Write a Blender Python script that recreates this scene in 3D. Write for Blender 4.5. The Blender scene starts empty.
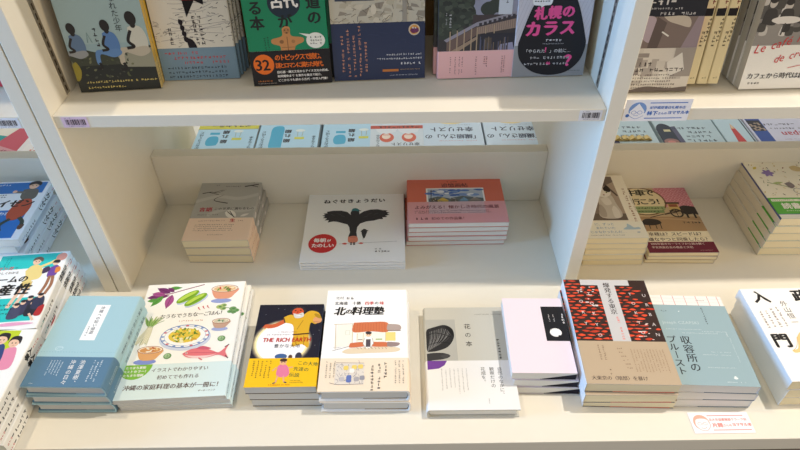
import bpy, math, random
from mathutils import Matrix, Vector
from mathutils.geometry import tessellate_polygon

C = bpy.context.scene.collection
SC = bpy.context.scene
R = math.radians
rnd = random.Random(7)

# ------------------------------------------------------------------ camera, world, lights, exposure
cam_d = bpy.data.cameras.new('camera')
cam = bpy.data.objects.new('camera', cam_d)
C.objects.link(cam)
cam_d.sensor_width = 36.0
cam_d.lens = 612 / 800 * 36
cam_d.clip_start = 0.02
_p, _y, _r = R(42.35), R(0.22), R(-0.62)
_f = Vector((math.sin(_y) * math.cos(_p), math.cos(_y) * math.cos(_p), -math.sin(_p)))
_ri = Vector((math.cos(_y), -math.sin(_y), 0))
_up = _ri.cross(_f)
_r2 = _ri * math.cos(_r) + _up * math.sin(_r)
_u2 = -_ri * math.sin(_r) + _up * math.cos(_r)
cam.matrix_world = Matrix(((_r2.x, _u2.x, -_f.x, 0), (_r2.y, _u2.y, -_f.y, 0), (_r2.z, _u2.z, -_f.z, 0.803), (0, 0, 0, 1)))
SC.camera = cam

world = bpy.data.worlds.new('shop_interior_light')
SC.world = world
world.use_nodes = True
world.node_tree.nodes['Background'].inputs[0].default_value = (1.0, 0.975, 0.925, 1)
world.node_tree.nodes['Background'].inputs[1].default_value = 0.48

def area(name, loc, target, sx, sy, power, col, spread=180):
    d = bpy.data.lights.new(name, 'AREA')
    d.shape = 'RECTANGLE'
    d.size, d.size_y = sx, sy
    d.energy = power
    d.color = col
    d.spread = R(spread)
    o = bpy.data.objects.new(name, d)
    C.objects.link(o)
    o.location = loc
    o.rotation_euler = (Vector(target) - Vector(loc)).to_track_quat('-Z', 'Y').to_euler()
    return o

area('ceiling_spot_right', (1.10, 0.693, 2.35), (0.2, 0.6, 0), 0.08, 0.035, 37, (1.0, 0.93, 0.85))
area('ceiling_spot_left', (-0.85, 0.69, 2.1), (-0.1, 0.6, 0), 0.07, 0.03, 11, (1.0, 0.82, 0.58))
area('ceiling_panel_front', (1.2, -0.5, 2.2), (0.0, 0.7, 0.0), 1.6, 0.9, 3, (1.0, 0.84, 0.64))
area('warm_bounce_fill', (2.3, 0.05, 0.75), (-0.4, 0.8, 0.15), 0.6, 0.6, 15, (1.0, 0.70, 0.34))  # added fill standing in for warm reflected light from low right, no fixture
area('ceiling_panel_far_aisle', (0.1, 2.7, 2.1), (0.1, 1.1, 0.1), 2.4, 0.6, 38, (0.93, 0.97, 1.0))
area('window_daylight', (-2.6, 0.33, 0.5), (0.3, 0.78, 0.2), 0.6, 1.1, 84, (0.20, 0.51, 1.0))

SC.view_settings.view_transform = 'Standard'
SC.view_settings.look = 'None'
SC.view_settings.gamma = 1.0
SC.view_settings.exposure = 0.0
SC.view_settings.use_curve_mapping = False

# ------------------------------------------------------------------ materials
def s2l(c):
    c = c / 255.0
    return c / 12.92 if c <= 0.04045 else ((c + 0.055) / 1.055) ** 2.4

def lin(rgb):
    return (s2l(rgb[0]), s2l(rgb[1]), s2l(rgb[2]), 1.0)

def new_mat(name, rough):
    m = bpy.data.materials.new(name)
    m.use_nodes = True
    b = m.node_tree.nodes['Principled BSDF']
    b.inputs['Roughness'].default_value = rough
    b.inputs['Specular IOR Level'].default_value = 0.35
    return m, m.node_tree.nodes, m.node_tree.links, b

def noise_mat(name, rgb, rough, scale, amount, bump=0.0, stretch=(1, 1, 1)):
    m, n, l, b = new_mat(name, rough)
    tc = n.new('ShaderNodeTexCoord')
    mp = n.new('ShaderNodeMapping'); mp.inputs['Scale'].default_value = stretch
    nz = n.new('ShaderNodeTexNoise'); nz.inputs['Scale'].default_value = scale; nz.inputs['Detail'].default_value = 4
    mix = n.new('ShaderNodeMix'); mix.data_type = 'RGBA'
    c = lin(rgb)
    mix.inputs[6].default_value = tuple(max(0, x * (1 - amount)) for x in c[:3]) + (1,)
    mix.inputs[7].default_value = tuple(min(1, x * (1 + amount)) for x in c[:3]) + (1,)
    l.new(tc.outputs['Object'], mp.inputs['Vector']); l.new(mp.outputs['Vector'], nz.inputs['Vector'])
    l.new(nz.outputs['Fac'], mix.inputs[0]); l.new(mix.outputs[2], b.inputs['Base Color'])
    if bump:
        bp = n.new('ShaderNodeBump'); bp.inputs['Strength'].default_value = bump; bp.inputs['Distance'].default_value = 0.001
        l.new(nz.outputs['Fac'], bp.inputs['Height']); l.new(bp.outputs['Normal'], b.inputs['Normal'])
    return m

def ink_mat(name, rough, spec):
    m, n, l, b = new_mat(name, rough)
    at = n.new('ShaderNodeAttribute'); at.attribute_name = 'ink'
    nz = n.new('ShaderNodeTexNoise'); nz.inputs['Scale'].default_value = 900; nz.inputs['Detail'].default_value = 2
    mr = n.new('ShaderNodeMapRange'); mr.inputs[3].default_value = 0.96; mr.inputs[4].default_value = 1.03
    mul = n.new('ShaderNodeMix'); mul.data_type = 'RGBA'; mul.blend_type = 'MULTIPLY'; mul.inputs[0].default_value = 1.0
    tc = n.new('ShaderNodeTexCoord')
    l.new(tc.outputs['Object'], nz.inputs['Vector']); l.new(nz.outputs['Fac'], mr.inputs[0])
    l.new(at.outputs['Color'], mul.inputs[6]); l.new(mr.outputs[0], mul.inputs[7])
    l.new(mul.outputs[2], b.inputs['Base Color'])
    b.inputs['Specular IOR Level'].default_value = spec
    return m

def page_mat(name, rgb):
    m, n, l, b = new_mat(name, 0.85)
    tc = n.new('ShaderNodeTexCoord')
    mp = n.new('ShaderNodeMapping'); mp.inputs['Scale'].default_value = (6, 6, 5200)
    nz = n.new('ShaderNodeTexNoise'); nz.inputs['Scale'].default_value = 1.0; nz.inputs['Detail'].default_value = 1
    mix = n.new('ShaderNodeMix'); mix.data_type = 'RGBA'
    c = lin(rgb)
    mix.inputs[6].default_value = tuple(x * 0.84 for x in c[:3]) + (1,)
    mix.inputs[7].default_value = c
    l.new(tc.outputs['Object'], mp.inputs['Vector']); l.new(mp.outputs['Vector'], nz.inputs['Vector'])
    l.new(nz.outputs['Fac'], mix.inputs[0]); l.new(mix.outputs[2], b.inputs['Base Color'])
    return m

LAM = noise_mat('cream_laminate', (228, 222, 207), 0.42, 60, 0.018, 0.02)
TAN = noise_mat('tan_board', (150, 118, 72), 0.7, 30, 0.10, 0.05, (1, 1, 6))
BASE = noise_mat('plinth_board', (118, 106, 96), 0.6, 40, 0.04)
FLOOR = noise_mat('floor_carpet', (112, 98, 86), 0.95, 400, 0.18, 0.3)
METAL = noise_mat('grey_steel', (168, 160, 148), 0.38, 120, 0.06)
METAL.node_tree.nodes['Principled BSDF'].inputs['Metallic'].default_value = 0.7
DARK = noise_mat('dark_slot', (70, 62, 54), 0.8, 90, 0.05)
INK = ink_mat('printed_paper', 0.45, 0.35)
INKG = ink_mat('printed_gloss_cover', 0.28, 0.45)
INKM = ink_mat('printed_matte_paper', 0.7, 0.2)
PGW = page_mat('white_page_edges', (232, 230, 224))
PGC = page_mat('cream_page_edges', (238, 226, 192))
PGG = page_mat('grey_page_edges', (206, 206, 204))

# ------------------------------------------------------------------ mesh building
class MB:
    def __init__(s):
        s.v, s.f, s.c = [], [], []
    def face(s, pts, col):
        k = len(s.v); s.v.extend(pts); s.f.append(tuple(range(k, k + len(pts)))); s.c.append(col)
    def box(s, a, b, col=(255, 255, 255)):
        x0, y0, z0 = a; x1, y1, z1 = b
        k = len(s.v)
        s.v += [(x0, y0, z0), (x1, y0, z0), (x1, y1, z0), (x0, y1, z0), (x0, y0, z1), (x1, y0, z1), (x1, y1, z1), (x0, y1, z1)]
        for q in ((0, 3, 2, 1), (4, 5, 6, 7), (0, 1, 5, 4), (1, 2, 6, 5), (2, 3, 7, 6), (3, 0, 4, 7)):
            s.f.append(tuple(k + i for i in q)); s.c.append(col)
    def extrude_y(s, poly, y0, y1, col, caps=True):
        # poly: counter-clockwise seen from -y, points (x, z)
        n = len(poly); k = len(s.v)
        s.v += [(x, y0, z) for x, z in poly] + [(x, y1, z) for x, z in poly]
        for i in range(n):
            j = (i + 1) % n
            s.f.append((k + i, k + n + i, k + n + j, k + j)); s.c.append(col)
        if caps:
            for t in tessellate_polygon([[Vector((x, z, 0)) for x, z in poly]]):
                s.f.append(tuple(k + i for i in t)); s.c.append(col)
                s.f.append(tuple(k + n + i for i in reversed(t))); s.c.append(col)
    def build(s, name, m, parent=None, bevel=0.0, fix=True):
        me = bpy.data.meshes.new(name)
        me.from_pydata(s.v, [], s.f)
        at = me.attributes.new('ink', 'FLOAT_COLOR', 'CORNER')
        data = []
        cache = {}
        for f, c in zip(s.f, s.c):
            if c not in cache: cache[c] = lin(c)
            data.extend(cache[c] * len(f))
        at.data.foreach_set('color', data)
        me.materials.append(m)
        me.update()
        o = bpy.data.objects.new(name, me)
        C.objects.link(o)
        if parent: o.parent = parent
        if bevel:
            md = o.modifiers.new('edge', 'BEVEL'); md.width = bevel; md.segments = 2; md.limit_method = 'ANGLE'
        return o

def empty(name, loc=(0, 0, 0), rz=0.0):
    o = bpy.data.objects.new(name, None)
    o.empty_display_size = 0.03
    C.objects.link(o)
    o.location = loc
    o.rotation_euler = (0, 0, rz)
    return o

def tag(o, label, cat, group=None):
    o['label'] = label
    o['category'] = cat
    if group: o['group'] = group
    return o

def board(name, a, b, m=LAM, parent=None, bevel=0.0012):
    q = MB(); q.box(a, b)
    return q.build(name, m, parent, bevel)

# ------------------------------------------------------------------ glyphs and printed artwork
_fc = bpy.data.curves.new('glyph_source', 'FONT')
_fc.resolution_u = 2
_fo = bpy.data.objects.new('glyph_source', _fc)
C.objects.link(_fo)
_glyphs = {}
def glyph(ch):
    if ch not in _glyphs:
        _fc.body = ch
        bpy.context.view_layer.update()
        ev = _fo.evaluated_get(bpy.context.evaluated_depsgraph_get())
        me = ev.to_mesh()
        v = [(p.co.x, p.co.y) for p in me.vertices]
        f = [tuple(p.vertices) for p in me.polygons]
        ev.to_mesh_clear()
        wide = ord(ch) > 0x2e00 or ch in '…'
        adv = 1.0 if wide else (max([p[0] for p in v]) + 0.06 if v else 0.3)
        _glyphs[ch] = (v, f, adv)
    return _glyphs[ch]

BLACK = (26, 24, 26)
WHITE = (240, 238, 236)

def crom(pts, n=6):
    out = []
    P = [pts[0]] + list(pts) + [pts[-1]]
    for i in range(1, len(P) - 2):
        a, b, c, d = P[i - 1:i + 3]
        for k in range(n):
            t = k / n
            out.append(tuple(0.5 * (2 * b[j] + (c[j] - a[j]) * t + (2 * a[j] - 5 * b[j] + 4 * c[j] - d[j]) * t * t + (3 * b[j] - a[j] - 3 * c[j] + d[j]) * t ** 3) for j in (0, 1)))
    out.append(tuple(pts[-1]))
    return out

class Art:
    """Printed artwork in millimetres: x to the right, y down from the top left corner of the panel."""
    def __init__(s, w, h):
        s.w, s.h = w, h
        s.q = []          # (points, colour, layer)
        s.L = 0
    def _add(s, pts, col, layer):
        if any(p[0] < 0 or p[0] > s.w or p[1] < 0 or p[1] > s.h for p in pts):
            for ax, lim, sg in ((0, 0, 1), (0, s.w, -1), (1, 0, 1), (1, s.h, -1)):
                o = []
                for i in range(len(pts)):
                    a, b = pts[i - 1], pts[i]
                    da, db = (a[ax] - lim) * sg, (b[ax] - lim) * sg
                    if (da >= 0) != (db >= 0):
                        t = da / (da - db); o.append((a[0] + (b[0] - a[0]) * t, a[1] + (b[1] - a[1]) * t))
                    if db >= 0: o.append(b)
                pts = o
                if len(pts) < 3: return
        s.q.append((pts, col, layer))
    def poly(s, pts, col):
        s.L += 1
        for t in tessellate_polygon([[Vector((x, y, 0)) for x, y in pts]]):
            s._add([pts[i] for i in t], col, s.L)
    def blob(s, pts, col, n=5):
        s.poly(crom(list(pts) + [pts[0]], n)[:-1], col)
    def rect(s, x0, y0, x1, y1, col):
        s.L += 1; s._add([(x0, y0), (x1, y0), (x1, y1), (x0, y1)], col, s.L)
    def ell(s, cx, cy, rx, ry, col, rot=0, n=26, a0=0, a1=360):
        c, d = math.cos(R(rot)), math.sin(R(rot))
        P = []
        m = n if a1 - a0 < 360 else n - 1
        for i in range(n):
            a = R(a0 + (a1 - a0) * i / m) if a1 - a0 < 360 else 2 * math.pi * i / n
            x, y = rx * math.cos(a), ry * math.sin(a)
            P.append((cx + x * c - y * d, cy + x * d + y * c))
        s.poly(P, col)
    def line(s, pts, wd, col, smooth=False, taper=False):
        if smooth and len(pts) > 2: pts = crom(pts)
        s.L += 1
        n = len(pts); L, Rr = [], []
        for i in range(n):
            a, b = pts[max(0, i - 1)], pts[min(n - 1, i + 1)]
            dx, dy = b[0] - a[0], b[1] - a[1]; m = math.hypot(dx, dy) or 1
            k = wd / 2 * (1.0 if not taper else (1 - 0.85 * i / (n - 1)))
            L.append((pts[i][0] - dy / m * k, pts[i][1] + dx / m * k)); Rr.append((pts[i][0] + dy / m * k, pts[i][1] - dx / m * k))
        for i in range(n - 1):
            s._add([L[i], L[i + 1], Rr[i + 1], Rr[i]], col, s.L)
    def ring(s, cx, cy, rx, ry, wd, col, n=28):
        s.line([(cx + rx * math.cos(2 * math.pi * i / n), cy + ry * math.sin(2 * math.pi * i / n)) for i in range(n + 1)], wd, col)
    def leaf(s, x0, y0, x1, y1, wd, col, vein=None):
        dx, dy = x1 - x0, y1 - y0; m = math.hypot(dx, dy); nx, ny = -dy / m, dx / m
        pr = [(0, 0), (.18, .32), (.42, .5), (.7, .36), (1, 0)]
        a = [(x0 + dx * t + nx * wd * k, y0 + dy * t + ny * wd * k) for t, k in pr]
        b = [(x0 + dx * t - nx * wd * k, y0 + dy * t - ny * wd * k) for t, k in pr]
        s.poly(crom(a, 4) + crom(b[::-1], 4)[1:-1], col)
        if vein: s.line([(x0, y0), (x1, y1)], wd * .08, vein)
    def _gl(s, ch, x, y, size, col, bold, shear, rot, sx=1.0):
        # x, y: top left of the em square
        v, f, adv = glyph(ch)
        offs = [(0, 0)]
        if bold >= .03: offs = [(0, 0), (bold * .9, 0), (-bold * .9, 0), (0, bold * .55), (0, -bold * .55)]
        elif bold > 0: offs = [(-bold * .9, 0), (bold * .9, 0)]
        for oi, (ox, oy) in enumerate(offs):
            out = []
            for px, py in v:
                gx, gy = px * sx + ox, 0.88 - py + oy
                if rot: gx, gy = 1 - gy, gx
                out.append((x + (gx + shear * (0.5 - gy)) * size, y + gy * size))
            for t in f:
                s._add([out[i] for i in t], col, s.L + oi)
        return adv * sx
    def text(s, st, x, y, size, col, v=False, bold=0.0, shear=0.0, gap=1.0, sx=1.0, step=0.0):
        """Horizontal: x, y is the top left corner. Vertical: x is the column centre, y its top. step shifts each next character."""
        s.L += 1
        for i, ch in enumerate(st):
            if v:
                if ch == ' ': y += size * .5; continue
                rot = ch in 'ー―—〜…（）「」〈〉()'
                o = size * (.12 if ch in 'っゃゅょッャュョ' else .5 if ch in '、。' else 0)
                s._gl(ch, x - size * .5 + o + i * step, y - o, size, col, bold, shear, rot)
                y += size * gap
            else:
                if ch == ' ': x += size * .35; continue
                x += s._gl(ch, x, y + i * step, size, col, bold, shear, False, sx) * size * gap
        s.L += 4 if bold >= .03 else 1 if bold > 0 else 0
    def small(s, x, y, n, size, col, v=True, seed=1):
        """A run of small print too fine to read: n tiny marks of two or three strokes."""
        s.L += 1
        g = random.Random(seed * 131 + int(x * 7 + y * 13))
        for i in range(n):
            if g.random() < .06: continue
            px, py = (x, y + i * size * 1.12) if v else (x + i * size * 1.08, y)
            for k in range(g.choice((2, 3))):
                if g.random() < .5:
                    yy = py + g.uniform(.08, .75) * size; a = g.uniform(0, .25) * size
                    s._add([(px + a, yy), (px + size * .86, yy), (px + size * .86, yy + size * .17), (px + a, yy + size * .17)], col, s.L + .2 * k)
                else:
                    xx = px + g.uniform(.08, .7) * size; a = g.uniform(0, .2) * size
                    s._add([(xx, py + a), (xx + size * .17, py + a), (xx + size * .17, py + size * .86), (xx, py + size * .86)], col, s.L + .3 + .2 * k)
    def cols(s, x, y, ncol, nch, size, pitch, col, seed=1, ragged=0.2):
        g = random.Random(seed)
        for i in range(ncol):
            s.small(x - i * pitch, y, max(2, int(nch * (1 - ragged * g.random()))), size, col, True, seed + i)
    def rows(s, x, y, nrow, nch, size, pitch, col, seed=1, ragged=0.2):
        g = random.Random(seed)
        for i in range(nrow):
            s.small(x, y + i * pitch, max(2, int(nch * (1 - ragged * g.random()))), size, col, False, seed + i)
    def emit(s, mb, fn, eps=0.00005, dl=6e-6):
        """Lay the print on a surface of mb; fn maps (x mm, y mm, height m) to a point."""
        dl = min(dl, 0.00042 / max(1, s.L))
        for pts, col, L in s.q:
            P = [fn(x, y, eps + L * dl) for x, y in pts]
            # face up along fn's normal
            a, b, c = Vector(P[0]), Vector(P[1]), Vector(P[2])
            n = (b - a).cross(c - a)
            ref = Vector(fn(pts[0][0], pts[0][1], 1.0)) - Vector(fn(pts[0][0], pts[0][1], 0.0))
            if n.dot(ref) < 0: P.reverse()
            mb.face(P, col)

# ------------------------------------------------------------------ books
def wrap(mb, w, h0, h1, t, th, col, spine, off=0.0, bulge=0.0, z0=0.0):
    """U-shaped sheet folded round a book: front, spine at x = w, back; th thick, set out by off."""
    n = 8
    out = [(-off * .2, z0 + t + off), (w, z0 + t + off)]
    inn = [(-off * .2, z0 + t + off - th), (w - th, z0 + t + off - th)]
    if bulge:
        for i in range(1, n):
            a = math.pi / 2 - math.pi * i / n
            out.append((w + off + bulge * math.cos(a), z0 + t / 2 + (t / 2 + off) * math.sin(a)))
            inn.append((w - th + off + bulge * math.cos(a), z0 + t / 2 + (t / 2 + off - th) * math.sin(a)))
    else:
        c = min(.0012, t * .2)
        out[-1] = (w + off - c, z0 + t + off)
        out += [(w + off, z0 + t + off - c), (w + off, z0 - off * .3 + c), (w + off - c, z0 - off * .3)]
        inn += [(w + off - th, z0 + t + off - th), (w + off - th, z0 - off * .3 + th), (w + off - th, z0 - off * .3 + th)]
        inn[1] = (w + off - c - th * .5, z0 + t + off - th)
    if bulge:
        out.append((w, z0 - off * .3)); inn.append((w - th, z0 - off * .3 + th))
    out.append((-off * .2, z0 - off * .3)); inn.append((-off * .2, z0 - off * .3 + th))
    if spine == 'L':
        out = [(w - x, z) for x, z in out]; inn = [(w - x, z) for x, z in inn]
    k = len(mb.v); m = len(out)
    for y in (h0, h1):
        mb.v += [(x - w / 2, y, z) for x, z in out] + [(x - w / 2, y, z) for x, z in inn]
    fl = (lambda q: q) if spine == 'R' else (lambda q: tuple(reversed(q)))
    edge = col if bulge else (206, 203, 196)
    def F(*q, c=None):
        mb.f.append(fl(tuple(k + i for i in q))); mb.c.append(c or col)
    for i in range(m - 1):
        o0, o1, i0, i1 = i, i + 1, m + i, m + i + 1
        F(o0, o1, 2 * m + o1, 2 * m + o0)
        F(i1, i0, 2 * m + i0, 2 * m + i1)
        F(o1, o0, i0, i1, c=edge)
        F(2 * m + o0, 2 * m + o1, 2 * m + i1, 2 * m + i0, c=edge)
    F(0, 2 * m, 3 * m, m, c=edge)
    F(m - 1, 2 * m - 1, 4 * m - 1, 3 * m - 1, c=edge)

def make_book(name, w, h, t, cover, art=None, spine='R', hard=False, page=PGW, mat=None, band=None, spine_art=None, flap=None, back=None):
    """w, h, t in mm. band = (height, colour, art, spine art). Base: middle of the front bottom edge. Lies face up, top away along +y."""
    mat = mat or INK
    W, Hh, T = w / 1000, h / 1000, t / 1000
    root = empty(name)
    th = 0.0022 if hard else 0.0005
    bul = min(0.0035, T * .2) if hard else 0.0
    sg = 1 if spine == 'R' else -1
    def front(off):
        return lambda x, y, e: (x / 1000 - W / 2, Hh - y / 1000, T + off + e)
    def side(off):
        def fn(x, y, e):   # x across the spine from its left edge, y down from the head
            z = (T - x / 1000) if sg > 0 else x / 1000
            b = 0.0
            if bul:
                q = max(-1, min(1, (z - T / 2) / (T / 2)))
                b = bul * math.sqrt(max(0, 1 - q * q))
            return (sg * (W / 2 + off + b + e), Hh - y / 1000, z)
        return fn
    q = MB()
    wrap(q, W, 0, Hh, T, th, cover, spine, 0, bul)
    if art: art.emit(q, front(0))
    if spine_art: spine_art.emit(q, side(0))
    q.build('cover', mat, root)
    # page block with a slightly hollow fore-edge
    ov = 0.003 if hard else 0.0004
    q = MB()
    x0, x1 = -W / 2 + ov, W / 2 - th - .0004
    zb, zt = th + .0001, T - th - .0001
    P = [(x0, zb), (x1, zb)]
    if hard:
        for i in range(1, 6):
            a = -math.pi / 2 + math.pi * i / 6
            P.append((x1 - .002 + .002 * math.cos(a) + bul * math.cos(a) * .8, T / 2 + (zt - zb) / 2 * math.sin(a)))
    P += [(x1, zt), (x0, zt)]
    if hard:
        P += [(x0 + .0012, zb + (zt - zb) * .7), (x0 + .0016, T / 2), (x0 + .0012, zb + (zt - zb) * .3)]
    if sg < 0: P = [(-x, z) for x, z in reversed(P)]
    # head and tail edges roll in a little under the covers
    g = min(.0008, T * .12)
    ch = .0014
    P2 = [(x, max(zb + g, min(zt - g, z))) for x, z in P]
    n = len(P); k = len(q.v)
    for y, pr in ((ov, P2), (ov + ch, P), (Hh - ov - ch, P), (Hh - ov, P2)):
        q.v += [(x, y, z) for x, z in pr]
    for r_ in range(3):
        for i in range(n):
            j = (i + 1) % n
            q.f.append((k + r_ * n + i, k + (r_ + 1) * n + i, k + (r_ + 1) * n + j, k + r_ * n + j)); q.c.append((255, 255, 255))
    q.f.append(tuple(k + i for i in range(n))); q.f.append(tuple(k + 3 * n + i for i in reversed(range(n)))); q.c += [(255, 255, 255)] * 2
    q.build('page_block', page, root)
    if band:
        bh, bc, ba, bs = band
        q = MB()
        wrap(q, W, -0.0001, bh / 1000, T, 0.0004, bc, spine, 0.0005, bul)
        if ba:
            ba.emit(q, lambda x, y, e: (x / 1000 - W / 2, (bh - y) / 1000, T + .0005 + e))
        if bs:
            f = side(.0005)
            bs.emit(q, lambda x, y, e: f(x, h - bh + y, e))
        q.build('paper_band', INK, root)
    if flap:
        # folded end of the jacket or end leaf, seen as a dark wedge at the foot of the page block
        fc, a0, a1, thk = flap
        q = MB()
        xa, xb = -W / 2 + a0 * W, -W / 2 + a1 * W
        z = th + .0002
        y0 = ov - .0004
        P = [(xa, z), (xb, z), (xb, z + thk / 1000), (xa, z + .0004)]
        if a0 < .05: P = [(xa, z), (xb, z), (xb, z + .0004), (xa, z + thk / 1000)]
        q.extrude_y(P, y0, y0 + .01, fc)
        q.build('jacket_flap', INKM, root)
    return root

def copy_tree(o):
    c = o.copy(); C.objects.link(c)
    for ch in list(o.children):
        d = ch.copy(); C.objects.link(d); d.parent = c
    return c

ORD = {2: ['topmost', 'bottom'], 3: ['topmost', 'middle', 'bottom'], 4: ['topmost', 'second from the top', 'third from the top', 'bottom'],
       5: ['topmost', 'second from the top', 'middle', 'fourth from the top', 'bottom'],
       6: ['topmost', 'second from the top', 'third from the top', 'fourth from the top', 'fifth from the top', 'bottom']}

def stack(proto, n, x, y, rz, pitch, what, group, jit=None, z0=0.0006):
    """n copies lying on one another; x, y = middle of the front bottom edge, pitch in m; what describes the pile."""
    for k in range(n):                       # k = 0 is the topmost
        o = proto if k == 0 else copy_tree(proto)
        dx, dy, dr = (jit[k] if jit else (0, 0, 0))
        o.location = (x + dx, y + dy, z0 + (n - 1 - k) * pitch)
        o.rotation_euler = (0, 0, R(rz + dr))
        if n > 1:
            tag(o, '%s of the %s' % (ORD[n][k], what), 'book', group)
        else:
            tag(o, what, 'book', group)

def stand(o, x, y, ang, tilt, t, z=0.3558):
    """Stand a book face out: x, y = middle of its front bottom edge, ang turns it, tilt leans it back."""
    e = Vector((math.cos(R(ang)), math.sin(R(ang)), 0))
    bk = Vector((-math.sin(R(ang)), math.cos(R(ang)), 0))
    up = Vector((0, 0, 1)) * math.cos(R(tilt)) + bk * math.sin(R(tilt))
    nz = e.cross(up)
    b = Vector((x, y - .0035, 0)) - nz * t
    o.matrix_world = Matrix(((e.x, up.x, nz.x, b.x), (e.y, up.y, nz.y, b.y), (e.z, up.z, nz.z, z), (0, 0, 0, 1)))
    return o

def stand_row(proto, n, x, y, ang, tilt, t, labels, group, shift=0.0, z=0.3558):
    out = []
    for k in range(n):
        o = proto if k == 0 else copy_tree(proto)
        bk = Vector((-math.sin(R(ang)), math.cos(R(ang)), 0))
        d = (t + .0012) / math.cos(R(tilt)) * k
        stand(o, x + bk.x * d + shift * k, y + bk.y * d, ang, tilt, t, z)
        tag(o, labels[k], 'book', group)
        out.append(o)
    return out

# ------------------------------------------------------------------ large structure
fl = board('floor', (-2.6, -1.6, -0.80), (2.6, 3.4, -0.75), FLOOR, None, 0)
fl['kind'] = 'structure'

counter = tag(empty('display_counter', (-0.2, 0.43, -0.75)), 'long cream laminate display counter running the whole width under every book stack', 'counter')
def under(o, p):
    o.parent = p
    o.matrix_parent_inverse = Matrix.Translation(p.location).inverted()
    return o
under(board('counter_top', (-1.9, 0.426, -0.03), (1.6, 1.49, 0.0), LAM, None, 0.0008), counter)
under(board('plinth', (-1.88, 0.475, -0.75), (1.58, 1.44, -0.03), BASE, None, 0.001), counter)

YF, YB = 0.717, 1.2          # front and rear of the shelf unit
def side_panel(parent, x0, x1, std):
    p = under(board('side_panel', (x0, YF, 0.0002), (x1, YB, 0.66), LAM, None, 0.0009), parent)
    for sx in std:           # slotted steel strip let into the panel's face
        xf = x0 if sx < 0 else x1
        q = MB()
        xa, xb = (xf - .0006, xf + .0004) if sx < 0 else (xf - .0004, xf + .0006)
        q.box((xa, .7725, .3575), (xb, .7835, .63))
        s = q.build('shelf_standard', METAL, None, 0); s.parent = p
        q = MB()
        for i in range(20):
            z = .362 + i * .0130
            xo = xf + sx * .0008
            q.box((min(xf, xo), .7763, z), (max(xf, xo), .7795, z + .0085))
        s2 = q.build('slots', DARK, None, 0); s2.parent = s
    return p

def shelf_unit(name, label, x0, x1, panels):
    u = tag(empty(name, ((x0 + x1) / 2, YF, 0.0002)), label, 'bookshelf', 'white shelf units on the counter')
    for a, b, std in panels: side_panel(u, a, b, std)
    return u

mid = shelf_unit('bookshelf_unit', 'cream bookshelf unit in the middle and right, standing books on its upper shelf', -0.490, 1.10,
                 [(-0.490, -0.4685, (1,)), (0.287, 0.3085, (-1,)), (1.083, 1.1045, ())])
left = shelf_unit('bookshelf_unit', 'cream bookshelf unit at the far left above the business book stacks', -1.30, -0.4920,
                  [(-0.5130, -0.4920, ()), (-1.3085, -1.287, ())])
def bay(u, x0, x1):
    x0 += .0003; x1 -= .0003
    under(board('shelf_board', (x0, 0.7195, 0.3365), (x1, YB - .002, 0.3555), LAM, None, 0.0009), u)
    under(board('top_board', (x0, 0.7445, 0.640), (x1, YB - .002, 0.6595), LAM, None, 0.0009), u)
    under(board('low_back_panel', (x0, 0.9492, 0.0003), (x1, 0.9735, 0.1215), LAM, None, 0.0009), u)
    under(board('upper_back_panel', (x0, 0.952, 0.356), (x1, 0.962, 0.6395), TAN, None, 0), u)
bay(mid, -0.4685, 0.287); bay(mid, 0.3085, 1.083); bay(left, -1.287, -0.5130)

# ------------------------------------------------------------------ front row of stacks on the counter
def darker(c, k): return tuple(max(0, min(255, int(v * k))) for v in c)
G_FRONT = 'book stacks along the front of the counter'

# pale blue hardbacks
LB, DB = (164, 199, 208), (86, 122, 148)
a = Art(113, 166)
a.rect(50, 18, 73, 86, (244, 244, 242))
a.text('沖縄への短い帰還', 62.5, 21, 6.6, (40, 48, 66), v=True, gap=1.02, bold=.016)
a.small(54, 60, 6, 3.2, (70, 80, 100))
a.ring(27, 101, 5.5, 3.6, .6, (205, 225, 230)); a.line([(22, 103), (27, 99), (33, 100)], .6, (205, 225, 230))
for i in range(28): a.rect(3 + i * 4.1, 107, 4.4 + i * 4.1, 107.9, (135, 178, 192))
b = Art(118, 50)
b.text('池澤夏樹、', 72, 5, 8.0, WHITE, v=True, gap=1.05); b.text('沖縄の日々', 58, 5, 8.0, WHITE, v=True, gap=1.05)
b.cols(98, 5, 3, 13, 2.7, 5.2, (225, 232, 238), 3); b.cols(42, 6, 5, 13, 2.2, 4.2, (215, 225, 232), 5)
b.small(10, 44, 3, 1.8, (200, 212, 220), False)
sa = Art(22.5, 162); sa.text('沖縄への短い帰還', 11, 14, 7, (45, 60, 85), v=True, gap=1.1); sa.text('池澤夏樹', 11, 80, 5, (45, 60, 85), v=True, gap=1.1)
sb = Art(22.5, 50); sb.small(9, 5, 12, 2.4, (215, 225, 232)); sb.small(13, 5, 12, 2.4, (215, 225, 232))
p = make_book('hardcover_book', 113, 166, 22.5, LB, a, 'R', True, PGG, INK, (50, DB, b, sb), sa, (DB, 0.0, .62, 2.0))
stack(p, 3, -.4725, .4815, -1.2, .0233, 'light blue hardbacks with a dark blue band', G_FRONT,
      [(.001, -.001, -.6), (0, -.001, .2), (-.001, .001, .5)])

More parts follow.
